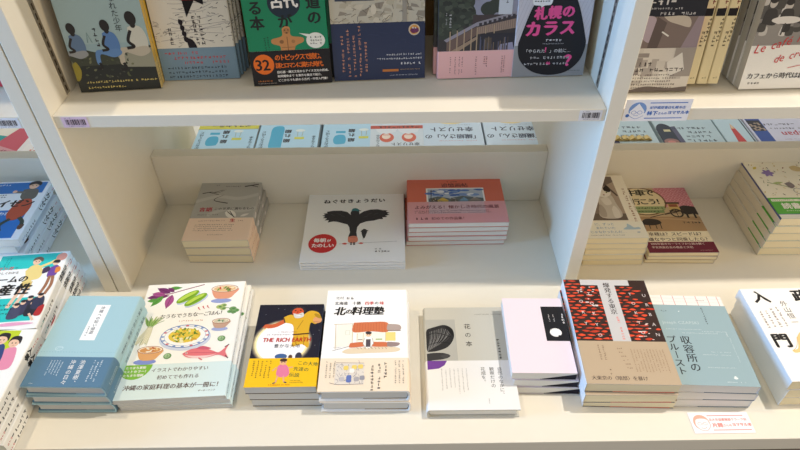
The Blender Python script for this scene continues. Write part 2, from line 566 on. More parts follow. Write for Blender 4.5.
# home cooking book with vegetables
a = Art(163, 223)
PU, PU2, GR, GR2 = (120, 48, 108), (168, 80, 140), (92, 160, 70), (150, 196, 70)
a.line([(28, 25), (46, 20), (66, 13), (94, 4)], 1.8, (150, 96, 110), True)
for q in ((4, 29, 40, 26, 13, PU), (40, 20, 16, 8, 12, PU), (44, 24, 40, 54, 14, PU2), (30, 26, 14, 48, 11, GR), (36, 10, 58, 9, 8, GR), (6, 36, 26, 34, 8, GR), (10, 20, 34, 24, 10, PU2), (46, 18, 34, 8, 8, PU)):
    a.leaf(*q, vein=darker(q[5], .7))
for (x0, y0, x1, y1) in ((56, 42, 86, 18), (73, 50, 98, 24)):
    a.ell((x0 + x1) / 2 + 2, (y0 + y1) / 2 + 3, 21, 7.5, (196, 206, 226), -38)
    a.ell((x0 + x1) / 2, (y0 + y1) / 2, 20.5, 7.6, (126, 172, 44), -38); a.ell((x0 + x1) / 2 - 1, (y0 + y1) / 2 - 1.5, 17, 4, (186, 214, 84), -38); a.ell((x0 + x1) / 2 + 1, (y0 + y1) / 2 + 2, 14, 1.3, (108, 150, 40), -38)
a.ell(128, 42, 17, 5, (150, 164, 214))
def bowl(cx, cy, r, body, food, ry=.36):
    a.blob([(cx - r, cy), (cx - r * .8, cy + r * .62), (cx - r * .45, cy + r), (cx + r * .45, cy + r), (cx + r * .8, cy + r * .62), (cx + r, cy)], body)
    a.ell(cx, cy, r, r * ry, (244, 226, 205)); a.ring(cx, cy, r, r * ry, .9, (150, 84, 60)); a.ell(cx, cy + .4, r * .84, r * ry * .78, food[0])
    g = random.Random(int(cx))
    for i in range(9): a.ell(cx + g.uniform(-.6, .6) * r, cy + g.uniform(-.2, .2) * r, r * .16, r * .07, food[1 + i % (len(food) - 1)], g.uniform(0, 180))
bowl(130, 15, 22, (226, 158, 128), [(226, 190, 140), (120, 150, 70), (205, 84, 60), (240, 226, 190), (96, 120, 60)])
for x, y in ((93, 57), (100, 55), (107, 54)): a.line([(x, y - 3), (x + 2, y + 1), (x + 4.5, y + 3)], 2.2, (196, 44, 40), True, True)
for x, y, r in ((128, 55, 6), (134, 52, 5), (134, 59, 5), (150, 60, 6), (156, 64, 5), (152, 67, 5), (146, 66, 4.5)): a.ell(x, y, r, r * .72, (120, 165, 104) if x > 140 else (168, 188, 116)); a.ell(x + 1, y, r * .5, r * .3, (86, 136, 84))
a.line([(134, 56), (146, 60), (152, 72)], 1.1, (110, 140, 90), True)
a.text('おうちでうちなーごはん！', 34, 66, 9.6, (52, 44, 42), bold=.02, gap=.91, shear=.08, step=-.35)
a.small(64, 80, 13, 3, (190, 110, 90), False)
for i in range(22):
    x0 = 12 + i * 1.0; a.line([(x0 + 6 + (i % 5) * 1.6, 70 + (i % 4) * 3), (20 + i * .35, 92), (6 + i * .95, 118 + (i * 7) % 9)], .9, (100, 140, 70) if i % 2 else (226, 220, 190), True)
for i in range(14): a.line([(20 + i * .6, 92), (16 + i * .9, 104), (4 + i * 1.7, 122 + (i * 5) % 6)], 1.5, ((232, 226, 200), (206, 198, 166))[i % 2], True)
for i in range(9): a.leaf(19 + i * 1.0, 90, 11 + i * 3.2, 68 + (i % 3) * 4, 3, (112, 152, 74) if i % 2 else (150, 180, 100))
a.ell(84, 116, 40, 24, (206, 214, 232)); a.ell(83, 112, 38, 22.5, (248, 248, 246)); a.ring(83, 112, 37.4, 22, 1.4, (104, 130, 186)); a.ring(83, 112, 32, 18.6, .7, (150, 170, 210))
for i in range(16): t = i / 16 * 6.283; a.ell(83 + 34.6 * math.cos(t), 112 + 20.3 * math.sin(t), 2.6, 1.5, (206, 108, 110) if i % 3 == 0 else (120, 150, 200))
g = random.Random(5); a.ell(82, 111, 25, 14, (226, 198, 74))
for i in range(70):
    t, k = g.uniform(0, 6.28), math.sqrt(g.random()); a.ell(82 + 24 * k * math.cos(t), 110 + 13.5 * k * math.sin(t), g.uniform(1.5, 4), g.uniform(.9, 2), g.choice([(240, 214, 80), (118, 152, 56), (236, 232, 190), (214, 166, 54), (160, 182, 70), (92, 132, 52)]), g.uniform(0, 180))
a.ell(135, 101, 13, 4, (160, 172, 218)); bowl(135, 85, 14, (196, 160, 140), [(206, 196, 170), (108, 146, 110), (232, 226, 206), (96, 130, 96)])
for x, y in ((141, 120), (64, 149)): a.ell(x, y, 6, 5.4, (104, 146, 96)); a.ell(x - .5, y - .5, 4.2, 3.7, (168, 198, 150)); a.line([(x - 3, y), (x + 3, y)], .7, (90, 130, 90)); a.line([(x, y - 3), (x, y + 3)], .7, (90, 130, 90))
a.ell(32, 158, 17, 5, (130, 146, 212)); bowl(35, 136, 19, (222, 166, 110), [(210, 150, 90), (236, 206, 150), (186, 96, 56), (240, 232, 214)])
a.blob([(86, 146), (98, 138), (117, 137), (132, 143), (142, 146), (154, 133), (151, 145), (156, 157), (141, 151), (124, 155), (104, 155), (92, 152)], (226, 120, 128))
a.blob([(90, 149), (106, 151), (126, 151), (138, 149), (122, 155), (104, 155)], (242, 206, 206)); a.blob([(104, 138), (114, 133), (128, 138), (120, 140)], (206, 96, 120)); a.line([(86, 147), (100, 145), (140, 147)], .7, (190, 70, 96), True)
a.ell(92, 145, 1.6, 1.5, WHITE); a.ell(92, 145, .9, .9, BLACK); a.line([(149, 137), (155, 132)], 1.6, (66, 40, 60)); a.line([(152, 153), (157, 158)], 1.6, (66, 40, 60)); a.line([(112, 155), (118, 159)], 2, (214, 110, 120))
b = Art(163, 60)
BR = (84, 58, 52)
b.ell(21, -1, 25, 27, (126, 184, 62)); b.text('たちまち重版', 7, 2.5, 5, WHITE, bold=.03); b.text('ベストセラー！', 4, 9, 5.4, WHITE, bold=.04); b.text('たちまち増刷', 6, 16, 5, WHITE, bold=.03)
b.text('イラストでわかりやすい', 46, 7, 7.7, BR, bold=.015, shear=.06); b.text('初めてでも作れる', 57, 20, 7.8, BR, bold=.015, shear=.06)
b.text('沖縄の家庭料理の基本が一冊に！', 12, 35, 9.7, BR, bold=.025, gap=.99, shear=.06); b.text('ボーダーインク', 122, 48, 3.6, BR)
sa = Art(9.3, 223); sa.text('おうちでうちなーごはん！', 4.6, 10, 6, (70, 56, 50), v=True); sa.small(4.6, 95, 16, 4, (120, 90, 80)); sa.small(3, 130, 12, 2.4, (130, 110, 96)); sa.ell(4.6, 185, 3, 4, (150, 180, 90))
sb = Art(9.3, 60); sb.small(4.6, 6, 14, 3, (90, 96, 90))
p = make_book('cookbook', 163, 223, 9.3, (247, 246, 240), a, 'R', False, PGG, INKG, (60, (214, 232, 232), b, sb), sa)
stack(p, 3, -.334, .4855, 2.0, .0098, 'white cookbooks painted with vegetables, bowls and a fish', G_FRONT, [(0, 0, .4), (.004, .001, -.4), (.005, .0005, -.9)])

# black picture book of a giant above a yellow band
NV = (28, 28, 44)
a = Art(102, 152)
for i in range(6): a.ell(44, 74, 46 - i * 1.1, 44 - i * 1.1, tuple(int(NV[k] + (v - NV[k]) * (i + 1) / 6) for k, v in enumerate((250, 232, 176))))
a.ell(44, 74, 38, 37, (246, 246, 250))
a.line([(44, 33), (30, 42), (18, 44)], 7.5, (204, 96, 58), True); a.ell(17, 43, 4.6, 3.6, (204, 96, 58)); a.line([(14, 42), (11, 46)], 1.6, (204, 96, 58)); a.line([(16, 45), (14, 49)], 1.6, (204, 96, 58))
YL = (218, 170, 44)
a.blob([(41, 26), (52, 21), (66, 26), (80, 14), (94, 17), (99, 30), (92, 40), (84, 38), (83, 60), (85, 84), (74, 78), (60, 82), (60, 66), (57, 42), (44, 36)], YL)
a.line([(41, 27), (44, 37)], 2, (96, 66, 40)); a.line([(59, 60), (84, 58)], 2.4, (70, 40, 30)); a.line([(72, 32), (64, 50)], .8, (150, 110, 40)); a.line([(66, 62), (65, 78)], .9, (160, 116, 40)); a.line([(76, 62), (77, 80)], .9, (160, 116, 40))
a.ell(94, 32, 7, 6.5, (220, 158, 110)); a.line([(88, 36), (98, 36)], .8, (150, 90, 60)); a.ell(94, 24, 7, 3, darker(YL, .8), 40)
g = random.Random(2)
for i in range(26): t = g.uniform(2.9, 6.5); a.line([(62 + 6 * math.cos(t), 14 + 5 * math.sin(t)), (62 + 13 * math.cos(t), 13 + 9.5 * math.sin(t))], 1.2, (74, 66, 66), False, True)
a.ell(62, 16, 9, 8.5, (206, 84, 52)); a.ell(58, 13, 1.5, 1.1, BLACK); a.ell(66, 12.5, 1.5, 1.1, BLACK); a.line([(62, 14), (61, 18)], 1.4, (160, 50, 36))
a.blob([(55, 18), (62, 20), (70, 17), (72, 24), (66, 28), (58, 27)], (214, 212, 208)); a.ell(63, 22, 4.5, 1.6, (240, 238, 236)); a.line([(58, 22), (69, 21)], .7, (120, 90, 90))
for x, y in ((12, 20), (30, 8), (8, 52), (90, 60), (94, 80), (40, 10), (98, 52)): a.rect(x, y, x + .8, y + .8, (190, 190, 200))
a.rows(20, 59, 1, 22, 2.2, 3, (120, 70, 60), 4); a.rows(36, 54, 1, 13, 2.2, 3, (120, 70, 60), 8)
a.text('THE RICH EARTH', 15, 64, 10.5, (186, 30, 34), bold=.035, sx=.86, shear=.1, gap=.96)
a.text('豊かな大地', 33, 77, 7.6, (52, 46, 52), gap=1.05, sx=1.0)
a.ell(46, 100, 9, 5, (60, 96, 150)); a.ell(72, 100, 5, 7, (56, 56, 76)); a.ell(60, 101, 3, 4, (90, 60, 50))
b = Art(102, 49); YO = (240, 190, 22)
b.text('この大地', 72, 5, 7.6, (52, 96, 52), bold=.02, step=.8); b.text('先達の', 67, 15, 7.6, (52, 96, 52), bold=.02, step=.8); b.text('伝説', 62, 25, 7.6, (52, 96, 52), bold=.02, step=.8)
b.blob([(44, 14), (50, 10), (58, 14), (62, 27), (56, 33), (44, 30)], (222, 122, 156)); b.ell(51, 7, 5.2, 5.4, (230, 176, 130)); b.ell(51, 3.6, 5.4, 3, (70, 44, 36)); b.ell(49, 7.5, .7, .9, BLACK); b.ell(53.4, 7.3, .7, .9, BLACK)
b.line([(46, 30), (44, 42)], 2.2, (222, 170, 130)); b.line([(54, 31), (56, 41)], 2.2, (222, 170, 130)); b.line([(43, 16), (37, 22)], 2.2, (222, 170, 130)); b.line([(59, 17), (66, 16)], 2.2, (222, 170, 130)); b.line([(44, 42), (40, 43)], 1.8, (40, 50, 90)); b.line([(56, 41), (60, 42)], 1.8, (40, 50, 90))
b.cols(31, 4, 5, 11, 3.0, 6.0, (70, 60, 40), 11, .25); b.rows(34, 44.5, 1, 15, 2.4, 3, (190, 60, 30), 2); b.rows(64, 38, 2, 12, 1.8, 3, (80, 70, 40), 5)
p = make_book('picture_book', 102, 152, 16.6, NV, a, 'R', False, PGG, INKG, (49, YO, b, None), None)
stack(p, 3, -.170, .4870, 0, .0173, 'black books with a giant on the cover and yellow band', G_FRONT, [(-.001, 0, 0), (.002, .0006, -.5), (.0035, .001, -.3)])

# white hardback of northern cooking
a = Art(127, 189); RD = (196, 56, 52)
a.text('北村', 14, 13, 6.6, (60, 56, 60)); a.small(31, 14, 2, 6, (60, 56, 60), False, 9)
a.text('北海道', 13, 24, 7.0, BLACK, bold=.03); a.text('十勝', 41, 24, 7.0, BLACK, bold=.03); a.text('四季', 61, 24, 7.4, RD, bold=.03); a.text('の', 76.5, 24, 7.0, BLACK, bold=.03); a.text('味', 84.5, 24, 7.4, RD, bold=.03)
a.text('北', 14, 34.5, 18, BLACK, bold=.05, shear=.16); a.text('の', 31, 39, 11, BLACK, bold=.05, shear=.16); a.text('料理塾', 41, 34.5, 17.6, BLACK, bold=.05, shear=.16, gap=.97)
WD = (205, 186, 150)
a.line([(15, 70), (48, 69)], 1, WD); a.line([(18, 70), (20, 117)], 1, WD); a.rect(20.5, 71, 44, 112, (240, 238, 226)); a.line([(34, 82), (40, 82), (40, 90), (34, 90), (34, 82)], .6, (190, 196, 176)); a.line([(44, 70), (45, 114)], .9, WD)
a.blob([(46, 67), (70, 66), (97, 67), (98, 85), (72, 84), (45, 85)], (206, 116, 76)); 
for i in range(12): a.line([(47 + i * 4.2, 68), (46.5 + i * 4.3, 84)], .5, (184, 92, 60))
a.blob([(98, 70), (116, 72), (117, 82), (98, 82)], (176, 158, 150)); a.line([(98, 83), (118, 83)], 1.2, (120, 104, 100))
a.rect(50, 86, 96, 104, (244, 240, 226)); a.line([(52, 88), (52, 103)], .8, WD); a.line([(61, 87), (61, 103)], .8, WD); a.rect(53, 99, 60, 100.4, (120, 90, 70)); a.rect(80, 98, 90, 100, (140, 170, 90)); a.rect(95, 86, 110, 102, (232, 214, 130)); a.line([(95, 86), (95, 103)], .8, WD)
a.blob([(42, 106), (60, 104), (98, 105), (98, 113), (66, 112), (42, 114)], (206, 112, 72)); a.blob([(30, 122), (44, 115), (98, 113), (116, 116), (110, 122), (70, 124), (40, 125)], (226, 208, 180)); a.blob([(98, 104), (116, 106), (112, 112), (98, 112)], (150, 130, 128))
a.blob([(63, 97), (69, 92), (75, 97), (77, 106), (72, 115), (66, 115), (61, 107)], (246, 244, 240)); a.line([(63, 97), (61, 107), (66, 115)], .6, (120, 110, 100)); a.line([(75, 97), (77, 107), (72, 115)], .6, (120, 110, 100)); a.rect(65.5, 99, 72.5, 113, (84, 76, 84)); a.ell(69, 90, 4.2, 4.6, (236, 198, 166)); a.ell(69, 87, 4.8, 2.8, (60, 54, 60)); a.rect(64.4, 86, 73.6, 88, (60, 54, 60)); a.ell(67.3, 90.4, .6, .6, BLACK); a.ell(70.8, 90.4, .6, .6, BLACK)
a.rows(17, 113, 1, 7, 1.7, 3, (150, 140, 130), 3); a.line([(15, 120), (40, 112)], .6, (110, 100, 96)); 
for i in range(9): a.line([(52 + i * 5.4, 114), (55 + i * 5.2, 117)], .6, (130, 110, 100))
b = Art(127, 56); BE = (236, 220, 198)
b.rect(23, 9, 65, 45, (222, 214, 204))
g = random.Random(12)
for i in range(60): x, y = g.uniform(22, 63), g.uniform(9, 43); b.line([(x, y), (x + g.uniform(-5, 5), y + g.uniform(-6, 6))], .5, g.choice([(150, 140, 150), (120, 116, 130), (176, 166, 160)]))
for x, y, c in ((38, 17, (232, 206, 110)), (50, 16, (232, 206, 110)), (59, 15, (232, 206, 110)), (43, 33, (96, 116, 180)), (43, 38, (96, 116, 180)), (33, 36, (190, 186, 190)), (54, 36, (170, 166, 170)), (47, 22, (240, 236, 230)), (62, 34, (150, 150, 160))): b.blob([(x - 3, y - 3), (x + 3, y - 3.4), (x + 3.4, y + 3), (x - 3, y + 3)], c)
b.line([(16, 42), (30, 45), (64, 44)], .7, (130, 120, 120), True); b.line([(23, 8), (64, 9)], .6, (150, 140, 140))
for i, (x, n) in enumerate(((93, 5), (84, 8), (74, 8))): b.small(x, 8 + i * 2, n, 5.0, (70, 60, 56), True, 21 + i)
b.cols(120, 5, 3, 14, 2.7, 5.6, (110, 96, 84), 31, .1); b.cols(20, 5, 3, 12, 2.6, 5.6, (110, 96, 84), 35, .2)
p = make_book('hardcover_book', 127, 189, 25.4, (247, 247, 247), a, 'R', True, PGG, INK, (56, BE, b, None), None, ((150, 128, 96), .5, 1.0, 1.6))
stack(p, 2, -.0535, .4770, -.3, .0261, 'white hardbacks with a small shop front and beige band', G_FRONT, [(0, .001, 0), (.001, 0, -.3)])

# grey book of flowers
a = Art(130, 189); GB = (196, 194, 184)
a.rect(0, 25, 47, 120, (178, 178, 172)); a.rect(46.6, 25, 47, 120, (160, 160, 154))
DK = (44, 44, 46)
a.blob([(3, 44), (14, 40), (30, 36), (42, 44), (44, 60), (36, 76), (24, 84), (8, 88), (0, 84), (0, 52)], DK)
for i in range(26): a.line([(1 + i * .75, 87 - i * .5), (6 + i * 1.1, 64 - (i % 5)), (6 + i * 1.42, 42.5 + abs(i - 14) * .5)], .55, ((118, 118, 120), (78, 78, 80), (150, 150, 150), (60, 60, 62))[i % 4], True)
a.blob([(30, 38), (42, 44), (44, 58), (38, 52)], (30, 30, 32)); a.line([(0, 58), (16, 52), (40, 60)], 1.2, (30, 30, 32), True); a.line([(2, 76), (20, 70), (36, 72)], 1.0, (30, 30, 32), True)
a.blob([(0, 92), (12, 90), (28, 91), (34, 97), (24, 102), (8, 104), (0, 106)], (58, 58, 60)); a.blob([(20, 96), (30, 92), (36, 96), (28, 101)], (70, 70, 72))
a.text('花', 61, 34, 11, (34, 32, 30)); a.text('の', 61, 51, 10.5, (34, 32, 30)); a.text('本', 61, 68, 11, (34, 32, 30))
a.small(110, 64, 7, 5, (60, 58, 56), True, 3); a.small(78, 14, 20, 2.2, (130, 126, 118), False, 6)
b = Art(130, 84); b.poly([(0, 0), (30, 0), (26, 8), (17, 14), (0, 16)], (112, 62, 152)); b.rect(0, 16, 47, 16.4, (225, 225, 225))
b.text('自然のなかに、', 108, 12, 7.2, (50, 50, 52), v=True, gap=1.0); b.text('観察だけの', 96, 12, 7.2, (50, 50, 52), v=True, gap=1.0); b.text('花畑を。', 83, 12, 7.2, (50, 50, 52), v=True, gap=1.0)
b.cols(57, 14, 7, 18, 2.3, 6.2, (150, 150, 152), 41, .3); b.small(86, 66, 4, 2, (120, 120, 122), True, 2)
p = make_book('hardcover_book', 130, 189, 19.4, GB, a, 'L', True, PGW, INKM, (84, (234, 233, 232), b, None), None)
stack(p, 1, .1060, .4655, -.3, .02, 'single grey hardback with a dark petal photo and white lower band', G_FRONT, [(0, 0, 0)])

# lilac books
LI = (232, 218, 228)
a = Art(94, 141); a.rect(59, 17, 94, 84, (30, 30, 34)); a.ell(75, 68, 9, 8, (240, 238, 238)); a.ell(80, 75, 2.5, 2, (30, 30, 34)); a.ell(69, 63, 1.6, 1.2, (200, 200, 200))
a.cols(88, 31, 1, 4, 4.6, 5, (225, 222, 222), 4, 0); a.cols(75, 33, 2, 5, 2.6, 7.0, (205, 202, 204), 6, 0)
sa = Art(16.8, 141); sa.rect(0, 17, 16.8, 84, (30, 30, 34)); sa.small(8.4, 24, 9, 4, (225, 222, 222))
p = make_book('paperback_book', 94, 141, 16.4, LI, a, 'R', False, PGW, INKM, None, sa, ((30, 28, 40), .45, 1.0, 12.5))
stack(p, 3, .2122, .5025, -1.8, .0171, 'pale lilac books with a black label', G_FRONT, [(-.004, .002, .3), (.001, .001, -.3), (.006, 0, .2)])

# red and black city book
a = Art(131, 197); BK2 = (54, 38, 36); RE = (226, 78, 48)
g = random.Random(9)
for iy in range(19):
    for ix in range(9):
        x = ix * 15 + (iy % 2) * 7 + g.uniform(-2, 2); y = 3 + iy * 6.4 + g.uniform(-1, 1)
        if x > 112 - max(0, 14 - iy) * .6 and g.random() < .8: continue
        if iy < 2 and x > 95: continue
        wv, hv = g.uniform(4, 8.5), g.uniform(1.2, 2.5)
        a.blob([(x - wv, y + g.uniform(-1, 1)), (x, y - hv), (x + wv, y + g.uniform(-1, 1)), (x, y + hv)], RE if g.random() < .85 else (190, 60, 40), 3)
for i in range(16): x = g.uniform(4, 110); y = g.uniform(20, 118); a.line([(x, y), (x + g.uniform(-9, 9), y + g.uniform(6, 16))], 1.3, BK2)
for x, ys in ((20, (22, 42, 64, 86)), (36, (26, 46, 66, 88, 108))):
    for k, y in enumerate(ys): a.text('TOKYO'[k], x - 3, y, 8, (232, 222, 220))
for i in range(14): x, y = g.uniform(22, 44), g.uniform(14, 60); a.rect(x, y, x + g.uniform(2, 6), y + g.uniform(1, 2.2), (226, 214, 212))
for i in range(14): x, y = g.uniform(92, 112), g.uniform(84, 120); a.rect(x, y, x + g.uniform(2, 6), y + g.uniform(.8, 1.6), (226, 205, 200))
GY = (198, 198, 200)
a.rect(26, 0, 104, 12, GY); a.rect(53, 0, 80, 124, GY)
a.text('爆発する東京', 67, 6, 11.0, (44, 36, 40), v=True, gap=1.0, bold=.02); a.small(68, 76, 9, 4.6, (226, 106, 96), True, 5)
for k, ch in enumerate('URBAN'): a.text(ch, 119, 28 + k * 19.3, 8.5, (214, 206, 208))
for k, ch in enumerate('TOKYO'): a.text(ch, 98, 26 + k * 19, 8.0, (232, 214, 210))
b = Art(131, 74); KR = (184, 164, 138)
b.text('大東京の〈暗部〉を暴け', 8, 60.5, 7.4, (60, 44, 40), bold=.01, gap=.97); b.cols(34, 7, 2, 9, 3.0, 6.5, (110, 84, 64), 3, .1); b.small(36, 49, 1, 3, (90, 70, 50)); b.small(36, 56, 1, 3, (90, 70, 50), True, 8)
for i in range(6): b.small(55 + i * 1.4, 12 + i * 6.8, 3, 2.6, (110, 84, 64), False, i)
b.cols(120, 14, 11, 18, 2.1, 4.6, (140, 112, 84), 7, .1)
p = make_book('hardcover_book', 131, 197, 19.7, BK2, a, 'L', False, PGC, INKG, (74, KR, b, None), None, ((210, 80, 54), .3, .96, 1.0))
p.name = 'paperback_book'
# the spine side is plain white jacket paper
q = MB(); q.box((-.0661, .0, .0005), (-.0656, .197, .0192), (236, 238, 242)); q.build('spine_strip', INK, p)
stack(p, 3, .3287, .4768, -2.6, .0203, 'red and black books with a brown paper band', G_FRONT, [(-.0022, .0005, .5), (-.0015, -.0035, 1.6), (.003, .001, .3)])

# blue-grey camp book
a = Art(112, 166)
for x in (18, 36, 54, 72, 90, 105): a.line([(x, 0), (x, 166)], .7, (196, 110, 110))
for y in (6, 13): a.line([(0, y), (112, y)], .4, (206, 200, 196))
a.small(70, 8, 5, 2.6, (120, 110, 110), False)
b = Art(112, 146); BG = (147, 172, 180); WT = (222, 232, 234)
b.text('収容所の', 31, 60, 16, (30, 34, 40), v=True, gap=1.0, bold=.016); b.text('プルースト', 10.5, 60, 14.5, (30, 34, 40), v=True, gap=.96, bold=.016)
b.cols(72, 4, 1, 9, 3.4, 4, (50, 56, 62), 3, 0); b.text('Joseph CZAPSKI', 6, 31, 7.6, (186, 204, 208), gap=1.0)
for y, x, n in ((47, 8, 26), (50.5, 60, 18), (54, 30, 26), (88, 62, 14), (93, 48, 20), (115, 44, 22)): b.small(x, y, n, 1.9, (196, 212, 216), False, int(y))
b.text('収容所の', 96, 52, 2.2, WT, v=True); b.cols(97, 62, 1, 22, 1.8, 3, (196, 212, 216), 9, 0); b.ell(82, 133, 3, 2, WT); b.ell(82, 131.4, 1.6, 2, WT); b.small(66, 139, 16, 1.7, WT, False, 4); b.small(6, 11, 4, 3, (60, 66, 70), False); b.ell(37, 13, 1, .8, WT)
p = make_book('paperback_book', 112, 166, 18.4, (238, 232, 230), a, 'R', False, PGW, INKM, (146, BG, b, None), None, ((84, 106, 124), .35, 1.0, 1.2))
stack(p, 3, .4470, .4755, -2.6, .0191, 'blue-grey books titled in black script', G_FRONT, [(0, 0, -.4), (.0045, .0005, .4), (.0035, .001, .8)])

# white primer
a = Art(132, 172); g = random.Random(3)
a.text('入', 12, 4, 26, BLACK, bold=.05); a.text('政', 76, 3, 27, BLACK, bold=.05); a.text('門', 5, 88, 27, BLACK, bold=.05); a.text('治', 76, 88, 27, BLACK, bold=.05)
a.text('外山恒一', 55, 26, 11.5, (60, 56, 60), v=True, gap=1.06)
for i, n in enumerate((8, 8, 7, 7)): a.small(38 - i * 9.6, 38 + i * 2.5, n, 4.4, (96, 70, 70), True, 60 + i)
EL = (238, 200, 138)
a.blob([(44, 96), (58, 84), (82, 82), (104, 90), (110, 112), (104, 134), (96, 134), (92, 122), (70, 124), (66, 136), (58, 134), (56, 122), (46, 116), (38, 122), (28, 124), (26, 119), (36, 116)], EL)
a.line([(44, 96), (36, 112), (27, 120)], .6, (190, 140, 90), True); a.ell(50, 97, 1, 1.1, BLACK); a.ring(62, 103, 9, 11, .7, (206, 160, 104))
a.ell(40, 140, 4, 5, EL)
p = make_book('paperback_book', 132, 172, 20.2, (246, 244, 240), a, 'L', False, PGC, INK)
q = MB(); q.box((-.0666, .0, .0005), (-.0660, .172, .0197), (232, 236, 240)); q.build('spine_strip', INK, p)
stack(p, 3, .6160, .4770, 0.0, .0207, 'white primers with huge black characters and an elephant', G_FRONT, [(-.003, .001, .4), (.001, .0, .1), (.002, .0005, -.3)])

# ------------------------------------------------------------------ stacks in the recesses under the shelf
G_REC = 'book stacks in the recess under the shelf'

# grey branch book with peach band
a = Art(117, 168); GC = (176, 174, 168); DG = (70, 66, 64)
for q in (((0, 60), (40, 46), (80, 52), (117, 40)), ((30, 100), (60, 84), (90, 88), (117, 80))): a.line(q, 9, (190, 188, 182), True)
a.line([(8, 36), (24, 32), (38, 34), (52, 24)], 2.4, DG, True, True); a.line([(20, 33), (40, 40)], 1.4, DG); a.line([(30, 33), (46, 26)], 1.2, DG)
a.line([(62, 66), (34, 56), (52, 40)], 2.6, DG, True, True); a.line([(86, 16), (112, 10)], 3.0, DG, True); a.line([(100, 14), (112, 18)], 1.6, DG); a.line([(24, 3), (36, 1)], 2, DG); a.line([(88, 2), (104, 4)], 2, DG)
a.blob([(62, 92), (70, 86), (80, 92), (84, 104), (74, 108), (66, 102)], (226, 222, 214)); a.line([(66, 90), (82, 106)], 1.8, DG); a.line([(70, 88), (80, 104)], 1.4, DG); a.leaf(92, 104, 108, 96, 6, (220, 214, 208))
a.text('言語', 12, 77, 12.5, (176, 44, 66), bold=.03); a.text('この世界に満ちるもの', 40, 78, 7.6, (66, 60, 66), gap=.98, bold=.02); a.rows(12, 97, 1, 13, 3, 3, (96, 90, 90), 4); a.rows(48, 14, 1, 12, 3.2, 3, (60, 56, 60), 5); a.rows(30, 10, 1, 3, 3.4, 3, (80, 76, 76), 8)
b = Art(117, 60); PE = (238, 212, 190)
b.text('生', 75, 2, 10.5, (186, 40, 44), bold=.04); b.rows(18, 6, 1, 15, 3.2, 3, (150, 110, 96), 3); b.rows(90, 7, 1, 4, 3.2, 3, (150, 110, 96), 3)
b.rows(14, 17, 4, 24, 2.9, 5.2, (130, 100, 86), 12, .08); b.rows(42, 44, 1, 12, 2.6, 3, (140, 110, 96), 9)
sa = Art(18, 168); sa.ell(9, 40, 3, 5, (226, 220, 216)); sa.ell(9, 90, 4, 8, (228, 222, 218)); sa.small(9, 55, 8, 4, (90, 86, 86))
sb = Art(18, 60); sb.small(9, 8, 7, 4, (170, 80, 80)); sb.small(9, 42, 4, 3, (120, 90, 80))
p = make_book('paperback_book', 117, 168, 18, GC, a, 'R', False, PGC, INKM, (60, PE, b, sb), sa)
stack(p, 3, -.3258, .7845, .4, .0187, 'grey books with branches and a peach band', G_REC, [(.0005, .0005, -.2), (.0015, 0, -1.2), (.0022, 0, -1.8)])

# bird picture book
a = Art(188, 190); BW = (238, 238, 236); INKB = (40, 38, 44)
for i, ch in enumerate('ねぐせきょうだい'): a.text(ch, 30 + i * 15.4, 18 - .35 * i, 12.5, INKB, bold=.06, sx=1.1)
L_ = [(86, 66), (78, 56), (66, 52), (50, 52), (38, 55), (40, 59), (32, 60), (36, 64), (30, 66), (36, 69), (32, 73), (40, 74), (36, 80), (44, 79), (42, 86), (52, 83), (60, 84), (70, 88), (80, 92), (84, 100), (86, 114), (83, 128), (100, 128), (98, 114), (99, 100), (104, 90), (116, 84), (130, 82), (140, 78), (148, 78), (146, 73), (156, 72), (152, 68), (160, 66), (155, 62), (160, 59), (153, 57), (156, 53), (146, 52), (136, 49), (122, 50), (110, 55), (100, 64)]
a.poly(L_, INKB)
for x, y in ((46, 62), (58, 60), (66, 66), (126, 60), (138, 60), (118, 68)): a.line([(x, y), (x + (8 if x < 90 else -8), y + 4)], .7, (84, 82, 90))
a.ell(93, 60, 8.5, 11, INKB); a.blob([(86, 54), (88, 47), (94, 45), (100, 49), (101, 55), (94, 53)], (38, 118, 128)); a.poly([(100, 51), (106, 53), (100, 55)], (50, 48, 54))
a.blob([(83, 127), (84, 140), (92, 143), (101, 139), (100, 127), (92, 124)], (214, 130, 104)); a.line([(86, 128), (98, 128)], .8, (180, 90, 76)); a.rect(88, 141, 91, 148, INKB); a.rect(93, 141, 97, 148, INKB)
a.line([(67, 145), (174, 139.5)], .9, (180, 180, 180)); a.blob([(72, 145), (77, 142), (82, 144), (79, 147)], (206, 80, 66)); a.blob([(102, 144), (107, 141.5), (112, 143.5), (108, 146)], (206, 80, 66))
a.blob([(107, 110), (112, 105), (118, 110), (116, 122), (113, 131), (109, 123)], INKB); a.line([(106, 112), (120, 110)], 2, INKB); a.line([(111, 128), (111, 134)], .7, INKB)
a.ell(37, 143, 26, 25, (198, 30, 34)); a.text('毎朝', 20, 129, 11.5, WHITE, bold=.05); a.text('が', 44, 132, 8, WHITE, bold=.04); a.text('たのしい', 17, 143, 11, WHITE, bold=.05, gap=.93)
a.text('作', 133, 157, 4.2, INKB); a.text('絵', 141, 157, 4.2, INKB); a.small(133, 163, 5, 5.2, INKB, False, 6)
p = make_book('picture_book', 188, 190, 6.9, BW, a, 'L', True, PGW, INKG)
stack(p, 3, -.0825, .7618, 0, .0074, 'white square picture books with a black bird', G_REC, [(0, 0, 0), (.0005, 0, .1), (0, .0004, -.1)])

